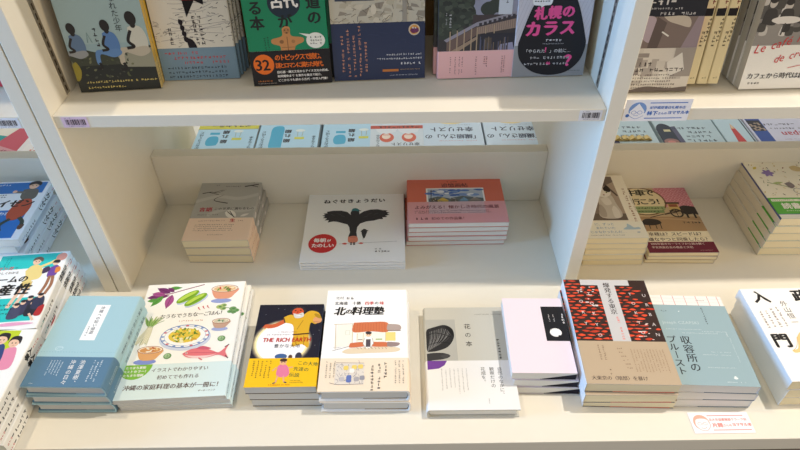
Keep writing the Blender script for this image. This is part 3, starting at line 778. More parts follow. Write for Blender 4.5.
# terracotta landscape book
a = Art(183, 130); TE = (216, 112, 88)
a.text('追憶画帖', 66, 14, 13, (84, 40, 48), bold=.02); a.rows(77, 8, 1, 7, 3.6, 4, (84, 40, 48), 4)
a.rect(36, 29, 147, 107, (238, 236, 232)); a.rect(39, 32, 144, 104, (178, 190, 206))
g = random.Random(8)
for i in range(34): x, y = g.uniform(42, 140), g.uniform(34, 52); a.ell(x, y, g.uniform(4, 10), g.uniform(1.5, 4), g.choice([(70, 106, 176), (120, 150, 200), (226, 230, 236), (84, 120, 190)]))
a.poly([(40, 60), (58, 54), (80, 60), (104, 53), (144, 60), (144, 75), (40, 75)], (96, 106, 110))
for x, w_, c in ((44, 14, (90, 84, 70)), (56, 22, (210, 178, 80)), (80, 16, (104, 98, 92)), (98, 18, (120, 160, 190)), (116, 24, (140, 132, 124))): a.poly([(x, 66), (x + w_ / 2, 57), (x + w_, 66)], c); a.rect(x + 1, 66, x + w_ - 1, 80, darker(c, .85))
for i in range(70): x, y = g.uniform(41, 142), g.uniform(58, 102); a.line([(x, y), (x + g.uniform(-7, 7), y + g.uniform(-4, 6))], .8, g.choice([(50, 52, 60), (226, 224, 216), (110, 120, 96), (86, 90, 110)]))
a.line([(46, 34), (44, 70)], 1.4, (40, 40, 48)); a.line([(43, 40), (52, 36)], 1.2, (40, 40, 48))
b = Art(183, 60); PK = (222, 158, 160)
b.rect(39, 0, 144, 34, (208, 176, 182))
for i in range(30): x, y = g.uniform(41, 142), g.uniform(0, 32); b.line([(x, y), (x + g.uniform(-8, 8), y + g.uniform(-2, 4))], .7, g.choice([(170, 140, 150), (226, 206, 208), (146, 124, 138)]))
b.text('よみがえる！懐かしき時代の風景', 12, 10, 10.8, (110, 40, 54), bold=.02, gap=.98); b.rows(12, 25, 2, 42, 3.2, 5, (90, 44, 54), 7, .12)
b.small(13, 44, 3, 7.4, (110, 44, 54), False, 8); b.text('初めての作品集！', 42, 43, 8.2, (110, 40, 54))
sa = Art(10.9, 130); sb = Art(10.9, 60)
p = make_book('landscape_book', 183, 130, 10.9, TE, a, 'L', False, PGW, INK, (60, PK, b, None), None)
stack(p, 5, .1090, .8214, .2, .0114, 'terracotta landscape books with a pink band', G_REC, [(.001, 0, 0), (.001, 0, .2), (0, .001, -.2), (.0005, 0, 0), (-.003, .001, .1)])

# cat essay (right bay)
a = Art(107, 176); CR = (236, 230, 216)
a.rect(0, 4, 84, 130, (134, 120, 110)); a.rect(0, 4, 40, 60, (84, 76, 72)); a.rect(58, 4, 84, 130, (168, 152, 138))
a.poly([(40, 4), (84, 4), (84, 20), (52, 40)], (116, 104, 96)); a.line([(56, 6), (82, 62)], 4, (96, 84, 78)); a.rect(0, 112, 84, 130, (108, 96, 88))
dx = 8
def cb(q, c): a.blob([(x + dx, y) for x, y in q], c)
cb([(34, 66), (42, 56), (58, 54), (64, 64), (66, 84), (70, 112), (62, 124), (38, 125), (28, 116), (34, 90)], (196, 188, 178)); cb([(30, 100), (36, 86), (42, 100), (40, 120), (30, 118)], (170, 160, 150)); cb([(54, 100), (60, 90), (66, 104), (64, 122), (54, 122)], (216, 210, 202)); cb([(40, 70), (54, 66), (58, 84), (46, 88)], (216, 210, 202))
cb([(34, 44), (37, 30), (45, 39), (53, 39), (61, 30), (64, 45), (62, 58), (49, 66), (36, 58)], (226, 221, 214)); cb([(33, 45), (37, 30), (45, 39), (47, 47), (39, 51)], (52, 46, 44)); cb([(52, 40), (61, 30), (65, 45), (61, 51), (53, 47)], (52, 46, 44))
for x in (43, 56): a.ell(x + dx, 52, 2.4, 1.8, (206, 206, 150)); a.ell(x + dx, 52, 1.1, 1.6, BLACK)
a.ell(49.5 + dx, 58, 1.8, 1.2, (170, 120, 120)); a.line([(49.5 + dx, 59), (49.5 + dx, 62)], .7, BLACK)
a.cols(94, 40, 1, 14, 6.2, 6, (150, 110, 84), 4, 0); a.cols(103, 60, 1, 14, 3, 6, (150, 130, 110), 9, 0)
b = Art(107, 42); IV = (236, 234, 222); SB = (120, 152, 190)
b.text('に、ずっと', 20, 3, 7.4, SB, gap=.95); b.text('まれていた', 20, 13, 7.4, SB, gap=.95); b.text('じゃなかったんだ…', 8, 23, 7.4, SB, gap=.95); b.rows(8, 34, 1, 26, 2.6, 3, (100, 110, 130), 6); b.blob([(70, 18), (76, 13), (78, 6), (83, 10), (88, 16), (96, 15), (97, 20), (70, 21)], (170, 196, 216)); b.ell(93, 28, 3, 1, SB)
p = make_book('paperback_book', 107, 176, 13.4, CR, a, 'R', False, PGC, INKM, (42, IV, b, None), None)
stack(p, 5, .3830, .7640, -.4, .0138, 'cream books with a cat photograph', G_REC, [(-.002, .0, .0), (-.001, 0, -.4), (.001, .001, .2), (-.001, 0, 0), (.002, .0006, -.2)])

# ox cart book
a = Art(124, 187); CO = (196, 172, 136)
a.rect(60, 0, 124, 62, (204, 128, 142))
for i in range(6):
    for j in range(5): cx, cy = 66 + i * 11, 6 + j * 12 + (i % 2) * 6; a.line([(cx - 5.5, cy), (cx, cy - 5), (cx + 5.5, cy), (cx, cy + 5), (cx - 5.5, cy)], 1.2, (226, 176, 182))
a.rect(0, 90, 124, 130, (172, 140, 104)); a.line([(0, 100), (60, 96), (124, 104)], 3, (190, 160, 124), True)
a.ell(28, 44, 46, 42, (118, 84, 54)); a.ell(28, 44, 43, 39, (226, 212, 176)); 
a.text('牛車で', 2, 8, 21, BLACK, bold=.04, gap=.86); a.text('行こう！', 6, 36, 19, BLACK, bold=.04, gap=.84)
a.rect(0, 60, 66, 70, (150, 168, 118)); a.rect(0, 71, 62, 79, (124, 148, 100)); a.rows(6, 62, 1, 9, 6, 5, (60, 70, 50), 2, 0); a.rows(6, 72, 1, 9, 5.4, 5, (60, 70, 50), 5, 0)
OX = (48, 40, 38)
a.rect(74, 52, 94, 72, (206, 178, 112)); a.rect(76, 54, 92, 62, (150, 84, 60)); a.rect(70, 48, 98, 53, (70, 54, 44)); a.rect(72, 72, 96, 76, (60, 46, 40)); a.ring(84, 80, 11, 11, 3.2, OX); a.line([(84, 70), (84, 90)], 1.2, OX); a.line([(74, 80), (94, 80)], 1.2, OX)
a.blob([(94, 62), (104, 58), (116, 60), (124, 64), (124, 84), (116, 82), (104, 84), (96, 80)], OX); a.rect(100, 80, 104, 94, OX); a.rect(114, 80, 118, 95, OX); a.line([(60, 84), (100, 72)], 2.2, (70, 52, 44)); a.line([(30, 92), (74, 78)], 2, (70, 52, 44))
a.blob([(10, 104), (20, 96), (40, 98), (46, 108), (30, 114), (12, 112)], OX); 
for x in (12, 22, 34, 43): a.line([(x, 108), (x - 1, 124)], 1.6, OX)
a.small(86, 104, 5, 6.5, (50, 44, 50), False, 7)
b = Art(124, 56); MR = (108, 28, 52); CRM = (236, 226, 200)
b.rect(0, 28, 124, 56, MR); b.rect(0, 13.6, 124, 14.2, (206, 190, 150)); b.text('車種は？スピードは？', 12, 2, 10.5, (70, 50, 44), bold=.02, gap=.98); b.text('嫌なやつと同乗したら？', 8, 16, 10.5, (70, 50, 44), bold=.02, gap=.98)
b.text('1000年前のカーライフから読み解く', 8, 30, 6.2, (226, 206, 200), bold=.02); b.text('平安貴族社会の格差と文化', 8, 39, 6.2, (226, 206, 200), bold=.02); b.small(92, 49, 9, 2.4, (206, 160, 160), False)
p = make_book('paperback_book', 124, 187, 8.8, CO, a, 'R', False, PGC, INK, (56, CRM, b, None), None)
stack(p, 3, .5090, .7662, -1.2, .0094, 'pink and brown books with an ox cart picture', G_REC, [(0, 0, .6), (0, 0, 0), (-.002, .001, -.4)])

# flower book with green band
a = Art(115, 167); PAP = (236, 232, 218); g = random.Random(4)
for i in range(60): x, y = g.uniform(4, 112), g.uniform(4, 104); a.leaf(x, y, x + g.uniform(-4, 5), y + g.uniform(2, 6), g.uniform(1, 2.4), g.choice([(70, 66, 62), (196, 176, 80), (150, 110, 90), (120, 140, 96), (206, 190, 130)]))
for k in range(6): t = k * 1.05; a.leaf(34, 38, 34 + 13 * math.cos(t), 38 + 12 * math.sin(t), 7, (136, 116, 180))
a.line([(20, 66), (40, 74), (60, 84)], 1.4, (110, 140, 80), True); a.leaf(28, 70, 50, 66, 6, (170, 186, 130)); a.blob([(50, 70), (62, 66), (66, 78), (56, 84)], (130, 120, 124)); a.ring(66, 92, 8, 8, 1, (110, 120, 130)); a.blob([(82, 20), (94, 16), (104, 24), (96, 34), (84, 30)], (206, 186, 140)); a.leaf(12, 26, 20, 18, 6, (206, 190, 90))
a.text('葉', 96, 40, 13, (60, 50, 50), bold=.03); a.text('草', 96, 58, 13, (60, 50, 50), bold=.03)
b = Art(115, 56); GN = (92, 176, 70)
b.rect(4, 4, 80, 10, (236, 240, 226)); b.rows(6, 5, 1, 22, 3.4, 4, (90, 130, 80), 3); b.text('読書', 16, 14, 17, WHITE, bold=.04); b.text('を', 50, 16, 14, WHITE, bold=.04); b.small(18, 34, 18, 3.2, (226, 240, 216), False, 4); b.poly([(0, 44), (115, 44), (115, 56), (0, 56)], (70, 80, 150)); b.rect(0, 45.5, 115, 56, (232, 232, 224))
p = make_book('hardcover_book', 115, 167, 17.2, PAP, a, 'L', False, PGC, INK, (56, GN, b, None), None)
p.name = 'paperback_book'
q = MB(); q.box((-.0581, .0, .0004), (-.0576, .167, .0168), (222, 213, 194)); q.build('spine_strip', INK, p)
stack(p, 5, .7180, .7850, -.4, .0178, 'pale flower books with a green band', G_REC, [(.006, .001, .2), (.0025, 0, .2), (.0005, .0005, -.2), (-.001, 0, .3), (-.003, 0, -.5)])
q = MB(); q.box((-.0583, .0, .0140), (-.0581, .167, .0174), (82, 88, 146)); q.build('blue_edge', INK, p)

# ------------------------------------------------------------------ books standing on the upper shelf
G_UP = 'books standing face out on the upper shelf'

a = Art(112, 188); SK = (150, 176, 184)
a.rect(0, 0, 112, 150, SK); a.rect(0, 60, 112, 120, (160, 184, 188))
DKG = (44, 48, 40)
a.blob([(0, 132), (16, 126), (40, 132), (70, 130), (112, 126), (116, 192), (-4, 192)], (60, 64, 50)); a.rect(0, 150, 112, 188, (36, 38, 34)); a.poly([(64, 138), (112, 128), (112, 156), (70, 154)], (150, 150, 134)); g = random.Random(3)
for i in range(50): x, y = g.uniform(0, 80), g.uniform(134, 170); a.leaf(x, y, x + g.uniform(-6, 6), y + g.uniform(-6, 3), 3, g.choice([(84, 90, 60), (110, 112, 84), (50, 56, 44), (70, 72, 60)]))
def sitter(cx, cy, k, shirt, trs):
    S = lambda q: [(cx + x * k, cy + y * k) for x, y in q]
    a.blob(S([(-7, 12), (2, 9), (12, 14), (16, 30), (12, 44), (-4, 44), (-8, 30)]), shirt)
    a.blob(S([(-6, 40), (12, 38), (16, 46), (2, 52), (-18, 46), (-22, 62), (-28, 60), (-24, 40)]), trs)
    a.line(S([(-4, 16), (-10, 30), (-4, 38), (-14, 40)]), 4.2 * k, (34, 28, 26), True); a.line(S([(-24, 60), (-22, 68), (-30, 70)]), 4 * k, (30, 26, 24), True)
    a.ell(cx, cy, 7.2 * k, 9.6 * k, (34, 28, 26), -8); a.ell(cx + 1 * k, cy + 9 * k, 3.6 * k, 4 * k, (34, 28, 26))
sitter(94, 88, 1.0, (206, 206, 196), (188, 180, 164)); sitter(58, 96, .84, (88, 128, 186), (96, 136, 190)); sitter(13, 98, .8, (96, 122, 156), (150, 154, 158))
a.text('になれた少年', 76, 46, 9.8, (40, 40, 44), v=True, gap=1.0, shear=.06); a.small(40, 98, 2, 6, (50, 48, 50)); a.small(40, 112, 2, 6, (50, 48, 50), True, 6); a.line([(30, 118), (32, 104), (36, 118)], 1, (110, 140, 140))
a.rows(12, 172, 1, 27, 3.5, 4, (226, 206, 120), 3, 0); a.rows(12, 180, 1, 14, 3.5, 4, (226, 206, 120), 8, 0); a.blob([(0, 148), (6, 144), (10, 156), (6, 168), (0, 170)], (150, 136, 44))
sa = Art(11, 188); sa.rect(0, 0, 11, 188, (214, 176, 62)); sa.rect(0, 150, 11, 188, (214, 190, 120)); sa.rows(2, 156, 6, 2, 3, 4, (120, 90, 40), 5, 0)
p = make_book('paperback_book', 112, 188, 11, SK, a, 'R', False, PGC, INKG, None, sa)
stand_row(p, 2, -.3945, .7874, 5.0, 8, .011, ['book showing three seated figures against a pale sky, front copy at the shelf end', 'second copy standing behind the book with three seated figures'], G_UP)

a = Art(109, 188); g = random.Random(6); MAPW = (226, 222, 212)
for i in range(12): y = 60 + i * 6.4; a.line([(g.uniform(0, 40), y), (g.uniform(40, 70), y + g.uniform(-6, 6)), (g.uniform(75, 109), y + g.uniform(-6, 6))], .7, (176, 172, 170), True)
for i in range(90): x, y = g.uniform(40, 109), g.uniform(60, 132); a.line([(x, y), (x + g.uniform(-7, 7), y + g.uniform(-4, 4))], .8, g.choice([(120, 118, 120), (160, 158, 158), (90, 88, 92)]))
for i in range(40): x, y = g.uniform(0, 50), g.uniform(100, 140); a.line([(x, y), (x + g.uniform(-8, 8), y + g.uniform(-3, 3))], .6, (150, 146, 142))
a.poly([(44, 50), (78, 50), (76, 82), (64, 76), (50, 98), (48, 76), (44, 74)], (30, 28, 32)); a.rect(50, 60, 68, 66, (206, 44, 40)); a.rect(53, 54, 57, 74, (206, 44, 40)); a.rect(62, 54, 66, 74, (206, 44, 40)); a.rect(48, 71, 72, 75, (206, 44, 40))
for i in range(4): a.blob([(38 + i, 100 + i * 8), (43 + i, 103 + i * 8), (41 + i, 109 + i * 8), (37 + i, 106 + i * 8)], (40, 36, 44))
a.blob([(43, 126), (52, 130), (56, 142), (46, 144)], (40, 36, 44)); a.cols(64, 96, 2, 7, 5.4, 8, (54, 50, 56), 4, 0); a.small(20, 112, 2, 5.4, (54, 50, 56)); a.small(20, 125, 2, 5.4, (54, 50, 56), True, 4)
b = Art(109, 47); LBU = (122, 150, 172)
b.rows(8, 5, 1, 9, 5, 4, (196, 70, 74), 3, 0); b.rows(20, 12, 1, 14, 5, 4, (196, 70, 74), 5, 0); b.rows(34, 19, 1, 12, 5, 4, (196, 70, 74), 7, 0); b.rows(8, 27, 3, 19, 4.4, 6.5, (50, 60, 72), 9, .05)
sa = Art(9, 188); sa.small(4.5, 60, 14, 4, (110, 108, 110)); sb = Art(9, 47); sb.small(4.5, 6, 8, 3, (70, 84, 98))
p = make_book('paperback_book', 109, 188, 9, MAPW, a, 'R', False, PGC, INKM, (47, LBU, b, sb), sa)
stand_row(p, 4, -.2850, .8172, 2.6, 8, .009, ['book with a grey map cover and blue band, front copy left of the green book', 'second copy behind the grey map book with blue band', 'third copy behind the grey map book with blue band', 'rearmost copy behind the grey map book with blue band'], G_UP, .003)

a = Art(112, 188); GRN = (14, 132, 92)
a.text('わかる本', 17, 28, 20, (14, 26, 26), v=True, bold=.045, gap=1.02); a.ell(56, 74, 22, 20, (22, 40, 58)); a.text('古代', 37, 62, 19, WHITE, bold=.05); a.text('が', 45, 88, 20, (14, 26, 26), bold=.045); a.text('北海道の', 95, 22, 20, (14, 26, 26), v=True, bold=.045, gap=1.04)
a.cols(27, 118, 2, 6, 3, 4.6, (16, 70, 54), 5, 0)
CL = (196, 138, 84)
a.blob([(49, 108), (54, 105), (60, 107), (61, 118), (76, 121), (77, 127), (66, 132), (62, 140), (46, 140), (44, 132), (34, 128), (34, 122), (48, 118)], CL); a.ell(55, 111, 4.6, 4, darker(CL, .88)); a.ell(53, 110, .9, .9, (70, 40, 24)); a.ell(57.5, 110, .9, .9, (70, 40, 24)); a.ell(55.2, 114, 1.6, .9, (70, 40, 24)); a.ell(47, 126, 3, 2.6, darker(CL, .7)); a.ell(63, 126, 2.6, 2.4, darker(CL, .85)); a.line([(55, 119), (55, 139)], 1.2, darker(CL, .7)); a.line([(46, 134), (64, 134)], .9, darker(CL, .75))
a.ell(94, 126, 13, 11, (232, 234, 228)); a.poly([(84, 121), (72, 115), (86, 117)], (232, 234, 228)); a.rows(86, 120, 3, 5, 3.2, 4.4, (40, 60, 56), 4, 0)
b = Art(112, 50); OR = (232, 112, 34)
b.ell(18, 19, 14.5, 14.5, OR); b.text('32', 5.5, 8, 22, (30, 26, 26), bold=.03, sx=.98); b.text('のトピックスで読む、', 34, 5, 9.6, OR, bold=.03, sx=.86, gap=.84); b.text('謎とロマンに満ちた時代。', 34, 17, 8.6, OR, bold=.03, sx=.86, gap=.8)
b.text('旧石器・縄文文化からアイヌ文化の形成、', 35, 29, 4.0, WHITE, bold=.03); b.text('和同開珎まで を意外な視点で紹介、', 35, 35, 4.0, WHITE, bold=.03); b.text('どこからでも読める古代・中世入門書！', 35, 41, 4.1, WHITE, bold=.03); b.small(6, 42, 7, 2.8, (220, 130, 60), False); b.small(6, 46, 14, 1.8, (180, 170, 160), False)
sa = Art(14, 188); sa.rect(0, 0, 14, 188, (14, 104, 76)); sa.ell(7, 118, 4.5, 7, (226, 230, 226)); sb = Art(14, 50)
p = make_book('paperback_book', 112, 188, 14, GRN, a, 'R', False, PGC, INKG, (50, (26, 24, 28), b, None), sa)
stand_row(p, 2, -.1490, .7982, 4.6, 8, .014, ['green book with a clay figure and black band marked in orange, front copy', 'second copy standing behind the green book with black band'], G_UP, .004)

a = Art(131, 188); STN = (196, 190, 174); g = random.Random(14)
for i in range(70):
    x, y = g.uniform(0, 131), g.uniform(50, 106); a.poly([(x, y), (x + g.uniform(5, 13), y + g.uniform(-4, 3)), (x + g.uniform(3, 12), y + g.uniform(4, 9)), (x - g.uniform(0, 4), y + g.uniform(3, 8))], g.choice([(206, 198, 180), (176, 168, 152), (150, 142, 130), (186, 178, 158)]))
for i in range(60): x, y = g.uniform(0, 131), g.uniform(50, 106); a.line([(x, y), (x + g.uniform(-12, 12), y + g.uniform(-8, 8))], .6, (104, 98, 92))
a.rect(100, 40, 106, 106, (158, 152, 142)); a.ell(60, 88, 4, 7, (214, 206, 188)); a.rect(8, 60, 62, 76, (70, 76, 90)); a.rows(12, 62, 2, 13, 4, 6, (220, 220, 216), 3)
b = Art(131, 82); NB = (46, 55, 84); PO = (196, 140, 116)
for i in range(40): x, y = g.uniform(0, 131), g.uniform(0, 82); b.line([(x, y), (x + g.uniform(-14, 14), y + g.uniform(-8, 8))], .5, (54, 64, 95))
for i, (y, n) in enumerate(((26, 9), (3, 15), (14, 13), (8, 14), (16, 11))): b.small(45 - i * 8.2, y, n, 4.4, PO, True, 30 + i)
b.ell(116, 11, 8, 8, (206, 190, 170)); b.ell(116, 11, 6.4, 6.4, (214, 150, 60)); b.blob([(110, 12), (114, 8), (121, 9), (122, 14), (114, 16)], (110, 50, 90)); b.small(113, 7, 2, 3, WHITE, False)
b.rows(76, 44, 1, 15, 3.2, 4, (210, 214, 222), 3, 0); b.rows(62, 50, 1, 19, 3.2, 4, (210, 214, 222), 6, 0); b.rows(96, 57, 1, 7, 4, 4, (222, 224, 230), 8, 0); b.rect(70, 67, 93, 70.5, (196, 120, 60)); b.rows(95, 67, 1, 16, 1.8, 3, (180, 150, 110), 2, 0); b.rows(80, 75, 1, 19, 2, 3, (180, 186, 200), 5, 0)
p = make_book('paperback_book', 131, 188, 15, STN, a, 'R', False, PGC, INKM, (82, NB, b, None), None)
stand_row(p, 1, -.0240, .8086, 2.8, 8, .015, ['thick book with a stone-coloured map cover above a deep navy band'], None)

a = Art(109, 172); SKY = (150, 152, 172)
a.rect(0, 0, 109, 90, SKY); a.rect(0, 90, 109, 172, (58, 54, 58)); g = random.Random(17)
for x, y, r in ((14, 70, 26), (30, 80, 22), (6, 96, 24), (34, 64, 16), (70, 74, 12), (88, 66, 14), (80, 70, 12)): a.ell(x, y, r, r * .8, (54, 62, 56))
for i in range(80): x, y = g.uniform(0, 52), g.uniform(48, 108); a.ell(x, y, g.uniform(2, 5), g.uniform(1.5, 4), g.choice([(64, 74, 64), (44, 50, 48), (76, 84, 74)]))
a.rect(48, 82, 109, 94, (70, 60, 62)); a.poly([(8, 116), (54, 92), (54, 97), (12, 119)], (150, 146, 160)); a.poly([(54, 92), (109, 78), (109, 83), (54, 98)], (150, 146, 156)); a.poly([(54, 99), (109, 88), (109, 101), (54, 109)], (158, 136, 122))
for i in range(18): a.line([(56 + i * 3, 99 - i * .6), (56 + i * 3, 108 - i * .45)], .6, (110, 90, 82))
for i in range(8): a.rect(57 + i * 6.6, 93 - i * 1.6, 61 + i * 6.6, 98 - i * 1.4, (56, 52, 60))
a.poly([(12, 119), (54, 98), (54, 110), (18, 132), (12, 132)], (112, 92, 86)); a.poly([(18, 132), (54, 112), (56, 115), (30, 132)], (160, 138, 118))
for x in (16, 26, 36, 46, 54, 66, 78): a.rect(x, 104 - (x - 16) * .12, x + 1.6, 132, (176, 154, 128))
a.rect(60, 108, 109, 132, (44, 44, 56)); a.poly([(88, 124), (106, 121), (109, 132), (86, 132)], (150, 150, 180)); a.rect(66, 114, 76, 130, (84, 74, 66)); 
for i in range(20): x = g.uniform(55, 105); a.rect(x, g.uniform(112, 126), x + 1.2, 132, g.choice([(120, 104, 90), (86, 90, 116), (70, 60, 60)]))
a.rect(83, 34, 102, 82, (206, 212, 222)); a.cols(92, 46, 1, 4, 5, 8, (90, 96, 110), 4, 0); a.small(15, 80, 5, 3.6, (206, 206, 210)); a.small(10, 78, 7, 2.2, (180, 180, 186))
b = Art(109, 40); PKB = (236, 186, 186)
for x, n, sz, k in ((17, 9, 2.4, 2), (24, 10, 2.4, 3), (30, 10, 2.4, 4), (34, 9, 2.4, 5), (54, 9, 2.8, 6), (66, 4, 3, 7), (69, 5, 3, 8), (92, 9, 2.6, 9), (95, 9, 2.6, 10)): b.small(x, 8, n, sz, (130, 76, 84), True, k)
sa = Art(13, 172)
p = make_book('paperback_book', 109, 172, 13, (60, 58, 66), a, 'L', False, PGC, INKG, (40, PKB, b, None), None)
stand_row(p, 2, .1145, .8110, 2.3, 8, .013, ['book with a wooden covered walkway photograph and pink band, front copy', 'second copy behind the pink-banded walkway book, peeking out at its left'], G_UP, -.0045)

a = Art(105, 172); LG = (206, 204, 214); GRY = (150, 152, 156); MG = (236, 84, 150)
a.rect(0, 126, 105, 172, GRY)
for i in range(46): a.line([(i * 5 - 60, 126), (i * 5 - 30, 40)], .5, (186, 184, 196))
a.blob([(52, 20), (70, 44), (86, 74), (99, 112), (102, 128), (96, 150), (78, 166), (52, 170), (28, 164), (10, 148), (5, 128), (8, 112), (20, 74), (36, 44)], (24, 24, 32))
a.blob([(20, 56), (34, 54), (46, 57), (46, 69), (36, 71), (33, 76), (31, 71), (21, 69)], (236, 236, 238)); a.rows(23, 58, 1, 6, 3, 4, (40, 40, 48), 3, 0); a.rows(22, 63, 1, 6, 3.4, 4, (40, 40, 48), 4, 0)
a.text('札幌の', 24, 72, 18.5, MG, bold=.07, gap=1.03, step=-1.2); a.text('カラス', 13, 91, 23, MG, bold=.07, gap=1.05, step=-.8)
a.small(44, 117, 5, 4.2, (220, 220, 226), False, 3); a.small(40, 123, 14, 2, (180, 180, 188), False, 3)
a.text('「やられた', 14, 131, 6.2, (226, 226, 230)); a.text('！', 43, 128, 9, MG, bold=.06); a.text('」の前に…', 51, 131, 6.2, (226, 226, 230)); a.small(24, 142, 12, 4.4, (200, 200, 206), False, 8); a.small(16, 151, 8, 4.2, (200, 200, 206), False, 2); a.text('46', 48, 149, 6, MG, bold=.05); a.small(58, 151, 5, 4.2, (200, 200, 206), False, 2); a.text('？', 74, 138, 21, MG, bold=.06); a.small(82, 163, 8, 2, (80, 80, 86), False)
p = make_book('paperback_book', 105, 172, 12, LG, a, 'L', False, PGC, INK, None, None)
stand_row(p, 2, .2215, .8125, 1.4, 8, .012, ['grey book with a big black drop and pink lettering, front copy by the upright', 'second copy standing behind the grey book with pink lettering'], G_UP, .0015)

# right bay
a = Art(106, 188); g = random.Random(21)
a.rect(0, 0, 106, 84, (30, 32, 44)); a.rows(22, 62, 1, 5, 8, 5, (206, 206, 210), 4, 0); a.rows(16, 72, 1, 17, 3.2, 4, (190, 190, 196), 6, 0); a.rows(46, 78, 1, 4, 4.6, 4, (200, 200, 206), 8, 0); a.rows(74, 78, 1, 4, 4.6, 4, (200, 200, 206), 9, 0)
a.rect(0, 84, 106, 126, (126, 112, 108)); a.blob([(16, 84), (40, 84), (44, 100), (40, 118), (28, 112), (18, 98)], (176, 162, 176)); a.blob([(52, 84), (84, 84), (90, 98), (72, 94), (60, 90)], (196, 186, 174)); a.poly([(44, 84), (58, 92), (52, 126), (38, 126)], (96, 84, 82)); a.poly([(84, 126), (98, 84), (106, 84), (106, 126)], (150, 136, 146)); a.line([(54, 104), (64, 110)], 2, (226, 224, 220)); a.line([(14, 88), (8, 126)], 3, (90, 80, 80))
b = Art(106, 62)
for i in range(30): x, y = g.uniform(0, 100), g.uniform(0, 40); w_, h_ = g.uniform(6, 20), g.uniform(4, 14); b.rect(x, y, x + w_, y + h_, g.choice([(206, 200, 192), (176, 168, 162), (226, 222, 214), (150, 142, 138), (190, 184, 178)]))
b.rect(78, 0, 106, 40, (160, 152, 146)); b.poly([(70, 20), (88, 6), (96, 30), (76, 40)], (222, 218, 212))
b.rows(22, 19, 1, 4, 6.6, 6, (70, 60, 58), 3, 0); b.rows(20, 27, 1, 11, 6.4, 6, (60, 52, 50), 5, 0); b.rows(20, 36, 5, 22, 3, 4.6, (84, 74, 70), 7, .15); b.blob([(30, 58), (50, 54), (80, 57), (106, 55), (106, 62), (20, 62)], (110, 100, 96))
sa = Art(12, 188); sa.rect(0, 0, 12, 84, (30, 32, 44)); sa.rect(0, 70, 12, 126, (200, 60, 84)); sb = Art(12, 62)
p = make_book('paperback_book', 106, 188, 12, (214, 208, 200), a, 'R', False, PGC, INK, (62, (214, 208, 200), b, None), sa)
stand_row(p, 1, .3545, .7648, .6, 8, .012, ['book with a black top and a sepia village collage, first in the right bay'], None)

sa = Art(14.6, 182); CS = (222, 208, 168)
sa.cols(7.3, 16, 1, 9, 6.5, 5, (120, 40, 44), 3, 0); sa.rect(1, 78, 13, 88, (30, 28, 34)); sa.cols(9.4, 90, 1, 6, 5, 5, (70, 60, 46), 4, 0); sa.cols(4.6, 108, 1, 4, 5, 5, (70, 60, 46), 8, 0); sa.small(5, 172, 2, 3, (110, 96, 70), False)
p = make_book('paperback_book', 126, 182, 14.6, CS, None, 'R', False, PGC, INKM, None, sa)
for k in range(3):
    o = p if k == 0 else copy_tree(p)
    x = (.4075, .4240, .4395)[k]
    up = Vector((0, math.sin(R(8)), math.cos(R(8)))); X = Vector((0, -math.cos(R(8)), math.sin(R(8)))); Z = X.cross(up)
    # spine towards the aisle; base point is the middle of the foot
    b_ = Vector((x + .0146, .7690, .375)) - X * .063
    o.matrix_world = Matrix(((X.x, up.x, Z.x, b_.x), (X.y, up.y, Z.y, b_.y), (X.z, up.z, Z.z, .3558), (0, 0, 0, 1)))
    tag(o, ['cream spine-out book touching the sepia collage book', 'middle one of the three cream spine-out books', 'cream spine-out book nearest the white book with red handwriting'][k], 'book', 'cream books shown spine out')

a = Art(130, 188); a.rect(0, 0, 130, 126, (150, 146, 142)); g = random.Random(23)
a.rect(0, 0, 130, 90, (92, 90, 88)); a.rect(0, 104, 130, 126, (148, 144, 141))
for i in range(60): x, y = g.uniform(0, 130), g.uniform(40, 108); a.blob([(x - 4, y - 5), (x + 4, y - 5), (x + 5, y + 6), (x - 5, y + 6)], g.choice([(54, 52, 52), (196, 192, 188), (120, 116, 114), (76, 74, 72), (220, 216, 212)]), 3)
for x in (12, 34, 60, 84, 108): a.ell(x, 70 + (x % 3) * 3, 5, 6, (196, 190, 184)); a.ell(x, 66 + (x % 3) * 3, 5.4, 4, (50, 48, 48)); a.blob([(x - 9, 96), (x - 7, 80), (x, 77), (x + 8, 80), (x + 10, 98)], (60, 58, 58))
a.ell(36, 92, 20, 5, (226, 222, 218)); a.line([(36, 96), (34, 112)], 2, (70, 68, 66))
RS = (206, 50, 56)
a.text('Le café le', 6, 121, 17.5, RS, shear=.22, bold=-.018, step=-1.8, sx=.86); a.text('de créer', 38, 136, 16, RS, shear=.22, bold=-.018, step=-1.6, sx=.86); a.line([(60, 158), (100, 150), (126, 148)], .8, RS, True)
a.text('カフェから時代は創られる', 6, 164, 9.3, (40, 40, 44), bold=.02, gap=.98); a.small(6, 177, 5, 4, (50, 50, 54), False, 4)
p = make_book('paperback_book', 130, 188, 15, (240, 239, 236), a, 'R', False, PGG, INK)
cafe = stand_row(p, 5, .5480, .7686, 1.5, 8, .015, ['white book with a cafe photograph and red handwriting, front copy', 'second copy behind the white cafe book', 'third copy behind the white cafe book', 'fourth copy behind the white cafe book', 'rearmost copy behind the white cafe book'], 'copies of the white cafe book', -.0015)
q = MB()
q.extrude_y([(-.0655, .004), (-.072, .001), (-.0795, -.003), (-.0795, -.0036), (-.072, .0004), (-.0655, .0034)], .083, .0855, (136, 34, 44))
q.build('ribbon_marker', INK, cafe[3])

# ------------------------------------------------------------------ business book stacks in the left bay
G_L = 'business book stacks in the left bay'
SKN = (232, 190, 160)
def manga_spine(t, h, title, col):
    s_ = Art(t, h)
    s_.small(t * .5, 8, 4, 4.5, (196, 70, 76)); s_.text(title, t * .5, 28, t * .74, BLACK, v=True, bold=.05, gap=.98); s_.small(t * .5, 100, 6, 6.5, (50, 50, 54)); s_.small(t * .5, 142, 3, 4, col)
    return s_

